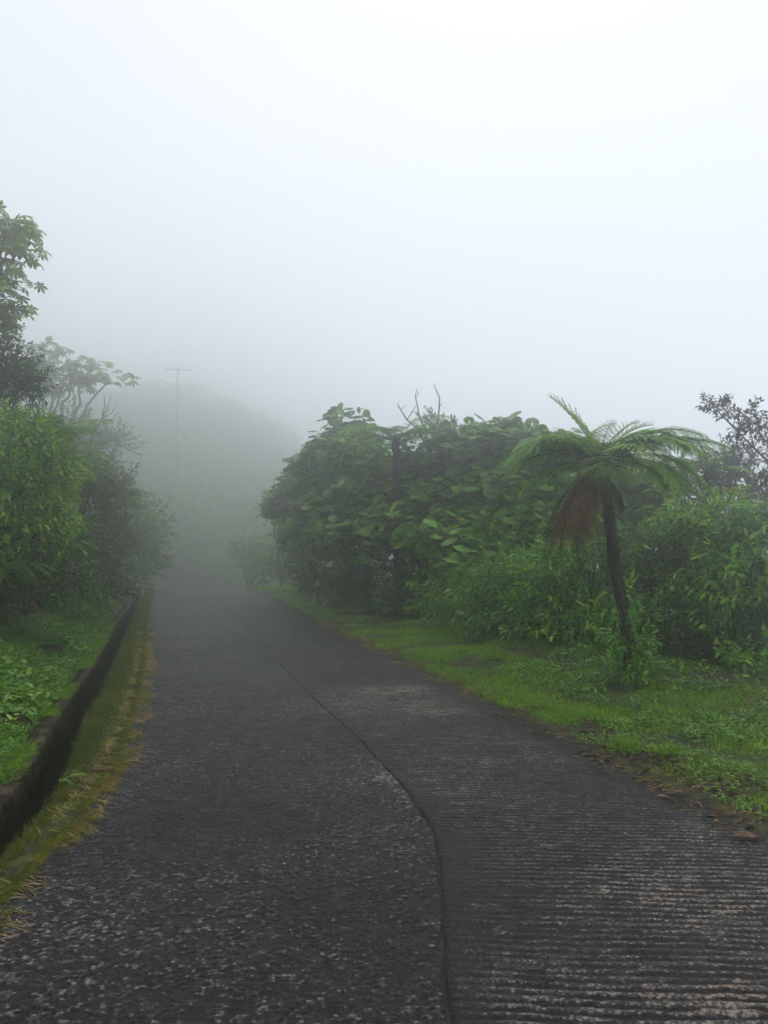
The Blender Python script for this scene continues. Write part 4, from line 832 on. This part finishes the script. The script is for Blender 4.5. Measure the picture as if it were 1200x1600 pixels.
small_fern('fern', 'fern hanging straight down under the lime-leaved bush', 78, 838, 11.0, 7, .62, 643, az=(-110, 20), el=(-30, 10), droop=(50, 70), bias=.05, npul=10, wid=.2)
small_fern('fern', 'pale drooping fern in the dark hollow at the left picture edge', 30, 880, 10.3, 8, .62, 644, az=(-120, 30), el=(-20, 25), droop=(50, 80), bias=.2, npul=10, wid=.2)
small_fern('dead_fern', 'dead brown fern hanging in the hollow at the left picture edge', 30, 925, 10.2, 6, .45, 645, mk='fern_dead', az=(-120, 30), el=(-30, 10), droop=(50, 60), npul=8, wid=.2)
small_fern('fern', 'fern growing out of the drain shoulder moss near the camera', 100, 1218, 5.05, 5, .14, 646, az=(-90, 90), el=(20, 60), droop=(50, 90), npul=5, npin=12, bias=.2)
# boulders of soil on the bank
def clod(px, Y, dl, r, label, seed):
    g = np.random.default_rng(seed); X0 = float(eL(Y)) - dl; c = np.array([X0, Y, float(land(X0, Y)) + r * .15]); mb = MB()
    th = np.linspace(0, 2 * np.pi, 21)[None]; ph = np.linspace(-np.pi / 2, np.pi / 2, 13)[:, None]
    q = r * (1 + .5 * (fbm(3 * np.cos(th) + 5 + seed, 3 * np.sin(th) + 3 * np.sin(ph), 3, seed) - .5))
    q[:, -1] = q[:, 0]
    mb.grid(np.stack([c[0] + q * np.cos(ph) * np.cos(th) * 1.3, c[1] + q * np.cos(ph) * np.sin(th), c[2] + q * np.sin(ph) * .7 + 0 * th], -1), 1.6 + 0 * q)
    return tag(mb.build('mossy_rock', M_drain, origin=c), label, 'rock')
clod(0, 6.6, 1.0, .13, 'dark mossy rock in the weeds by the near drain wall', 3)
clod(0, 10.2, 1.25, .17, 'dark overhung rock on the left bank beside the middle of the drain', 5)
clod(0, 5.5, .9, .07, 'small mossy stone on the near left bank, at the picture edge', 8)

# ---- fallen leaves on the road and verge
def fallen(name, px, py, label, kind, ln, az, seed):
    g = np.random.default_rng(seed); Y = CAMH * F / (py - 850); X = (px - CX) / F * Y; X = float(X)
    z = max(float(land(X, Y)), float(base_z(Y))) + .012; c = np.array([X, Y, z]); mb = MB()
    if kind == 'frond':
        frond(mb, c + np.array([0, 0, .012]), R(az), R(14), ln, R(26), g, 13, 6, .30, .1, .3, rr=.003, lw=.14)
    else:
        a = R(az); mb.leaves(T4, c[None], np.array([[math.cos(a), math.sin(a), .12]]), np.array([[0, 0, 1.]]), ln, ln * .42, np.array([.8]))
    o = mb.build(name, [G['tan'], B_['twig']], origin=c); return tag(o, label, 'fallen frond' if kind == 'frond' else 'fallen leaf', 'fallen leaves by the road')
fallen('fallen_frond', 1130, 1302, 'dry orange-brown frond lying at the right road edge near the camera', 'frond', .15, -12, 1)
fallen('fallen_frond', 185, 1203, 'straw-coloured frond lying over the left road edge beside the moss', 'frond', .17, 175, 2)
fallen('fallen_frond', 1028, 1238, 'tan dry frond at the right road edge in front of the bright weeds', 'frond', .14, 10, 3)
fallen('fallen_leaf', 905, 1176, 'single dry leaf on the grooved slab off the grass edge', 'leaf', .07, 5, 4)
fallen('fallen_leaf', 875, 1151, 'tiny dry leaf on the wet right edge of the road', 'leaf', .06, 170, 5)
fallen('fallen_leaf', 562, 972, 'pale leaf lying on the far grass verge by the road', 'leaf', .16, 40, 6)
fallen('fallen_leaf', 459, 947, 'pale speck of a leaf on the far right road edge', 'leaf', .13, 10, 7)

# ---- utility pole on the hillside
X0 = (275 - CX) / F * 84; Yp = 84.; bp = np.array([X0, Yp, float(land(X0, Yp)) - .3]); tpz = at(275, 574, Yp)[2]
pole = empty('utility_pole', bp, 'wooden utility pole with a crossarm, a faint line in the fog beyond the road', 'utility pole')
b = MB(); b.tube([bp, (X0, Yp, (bp[2] + tpz) / 2), (X0, Yp, tpz)], [.15, .12, .10], 10); b.build('pole', B_['wood'], pole)
b = MB(); b.box((X0, Yp - .17, tpz - .3), (1.5, .05, .06), .1); b.build('crossarm', B_['wood'], pole, smooth=False)
m, n, p, o = mat('insulator_ceramic'); p.inputs['Base Color'].default_value = (.12, .10, .09, 1); p.inputs['Roughness'].default_value = .3
for dx in (-1.4, -.7, .7, 1.4):
    b = MB(); c = np.array([X0 + dx * math.cos(.1), Yp - .17 + dx * math.sin(.1), tpz - .23]); b.tube([c, c + [0, 0, .06], c + [0, 0, .08], c + [0, 0, .16], c + [0, 0, .2]], [.03, .03, .07, .07, .03], 8); b.build('insulator', m, pole)

# ---- haze
HB = MB(); HB.box((-25, 62, 15.4), (75, 91, 24))
hz = HB.build('haze', [], smooth=False)
m = bpy.data.materials.new('haze_air'); m.use_nodes = True; n = m.node_tree; n.nodes.clear(); o = n.nodes.new('ShaderNodeOutputMaterial'); v = n.nodes.new('ShaderNodeVolumePrincipled')
v.inputs['Color'].default_value = (.988, .991, .995, 1); v.inputs['Density'].default_value = HAZE_DENSITY; v.inputs['Anisotropy'].default_value = .885
n.links.new(v.outputs[0], o.inputs['Volume']); hz.data.materials.append(m)
tag(hz, 'pale grey fog hanging over the road and hillside', 'fog', kind='stuff')
for o in bpy.data.objects:
    if '_o' in o: del o['_o']
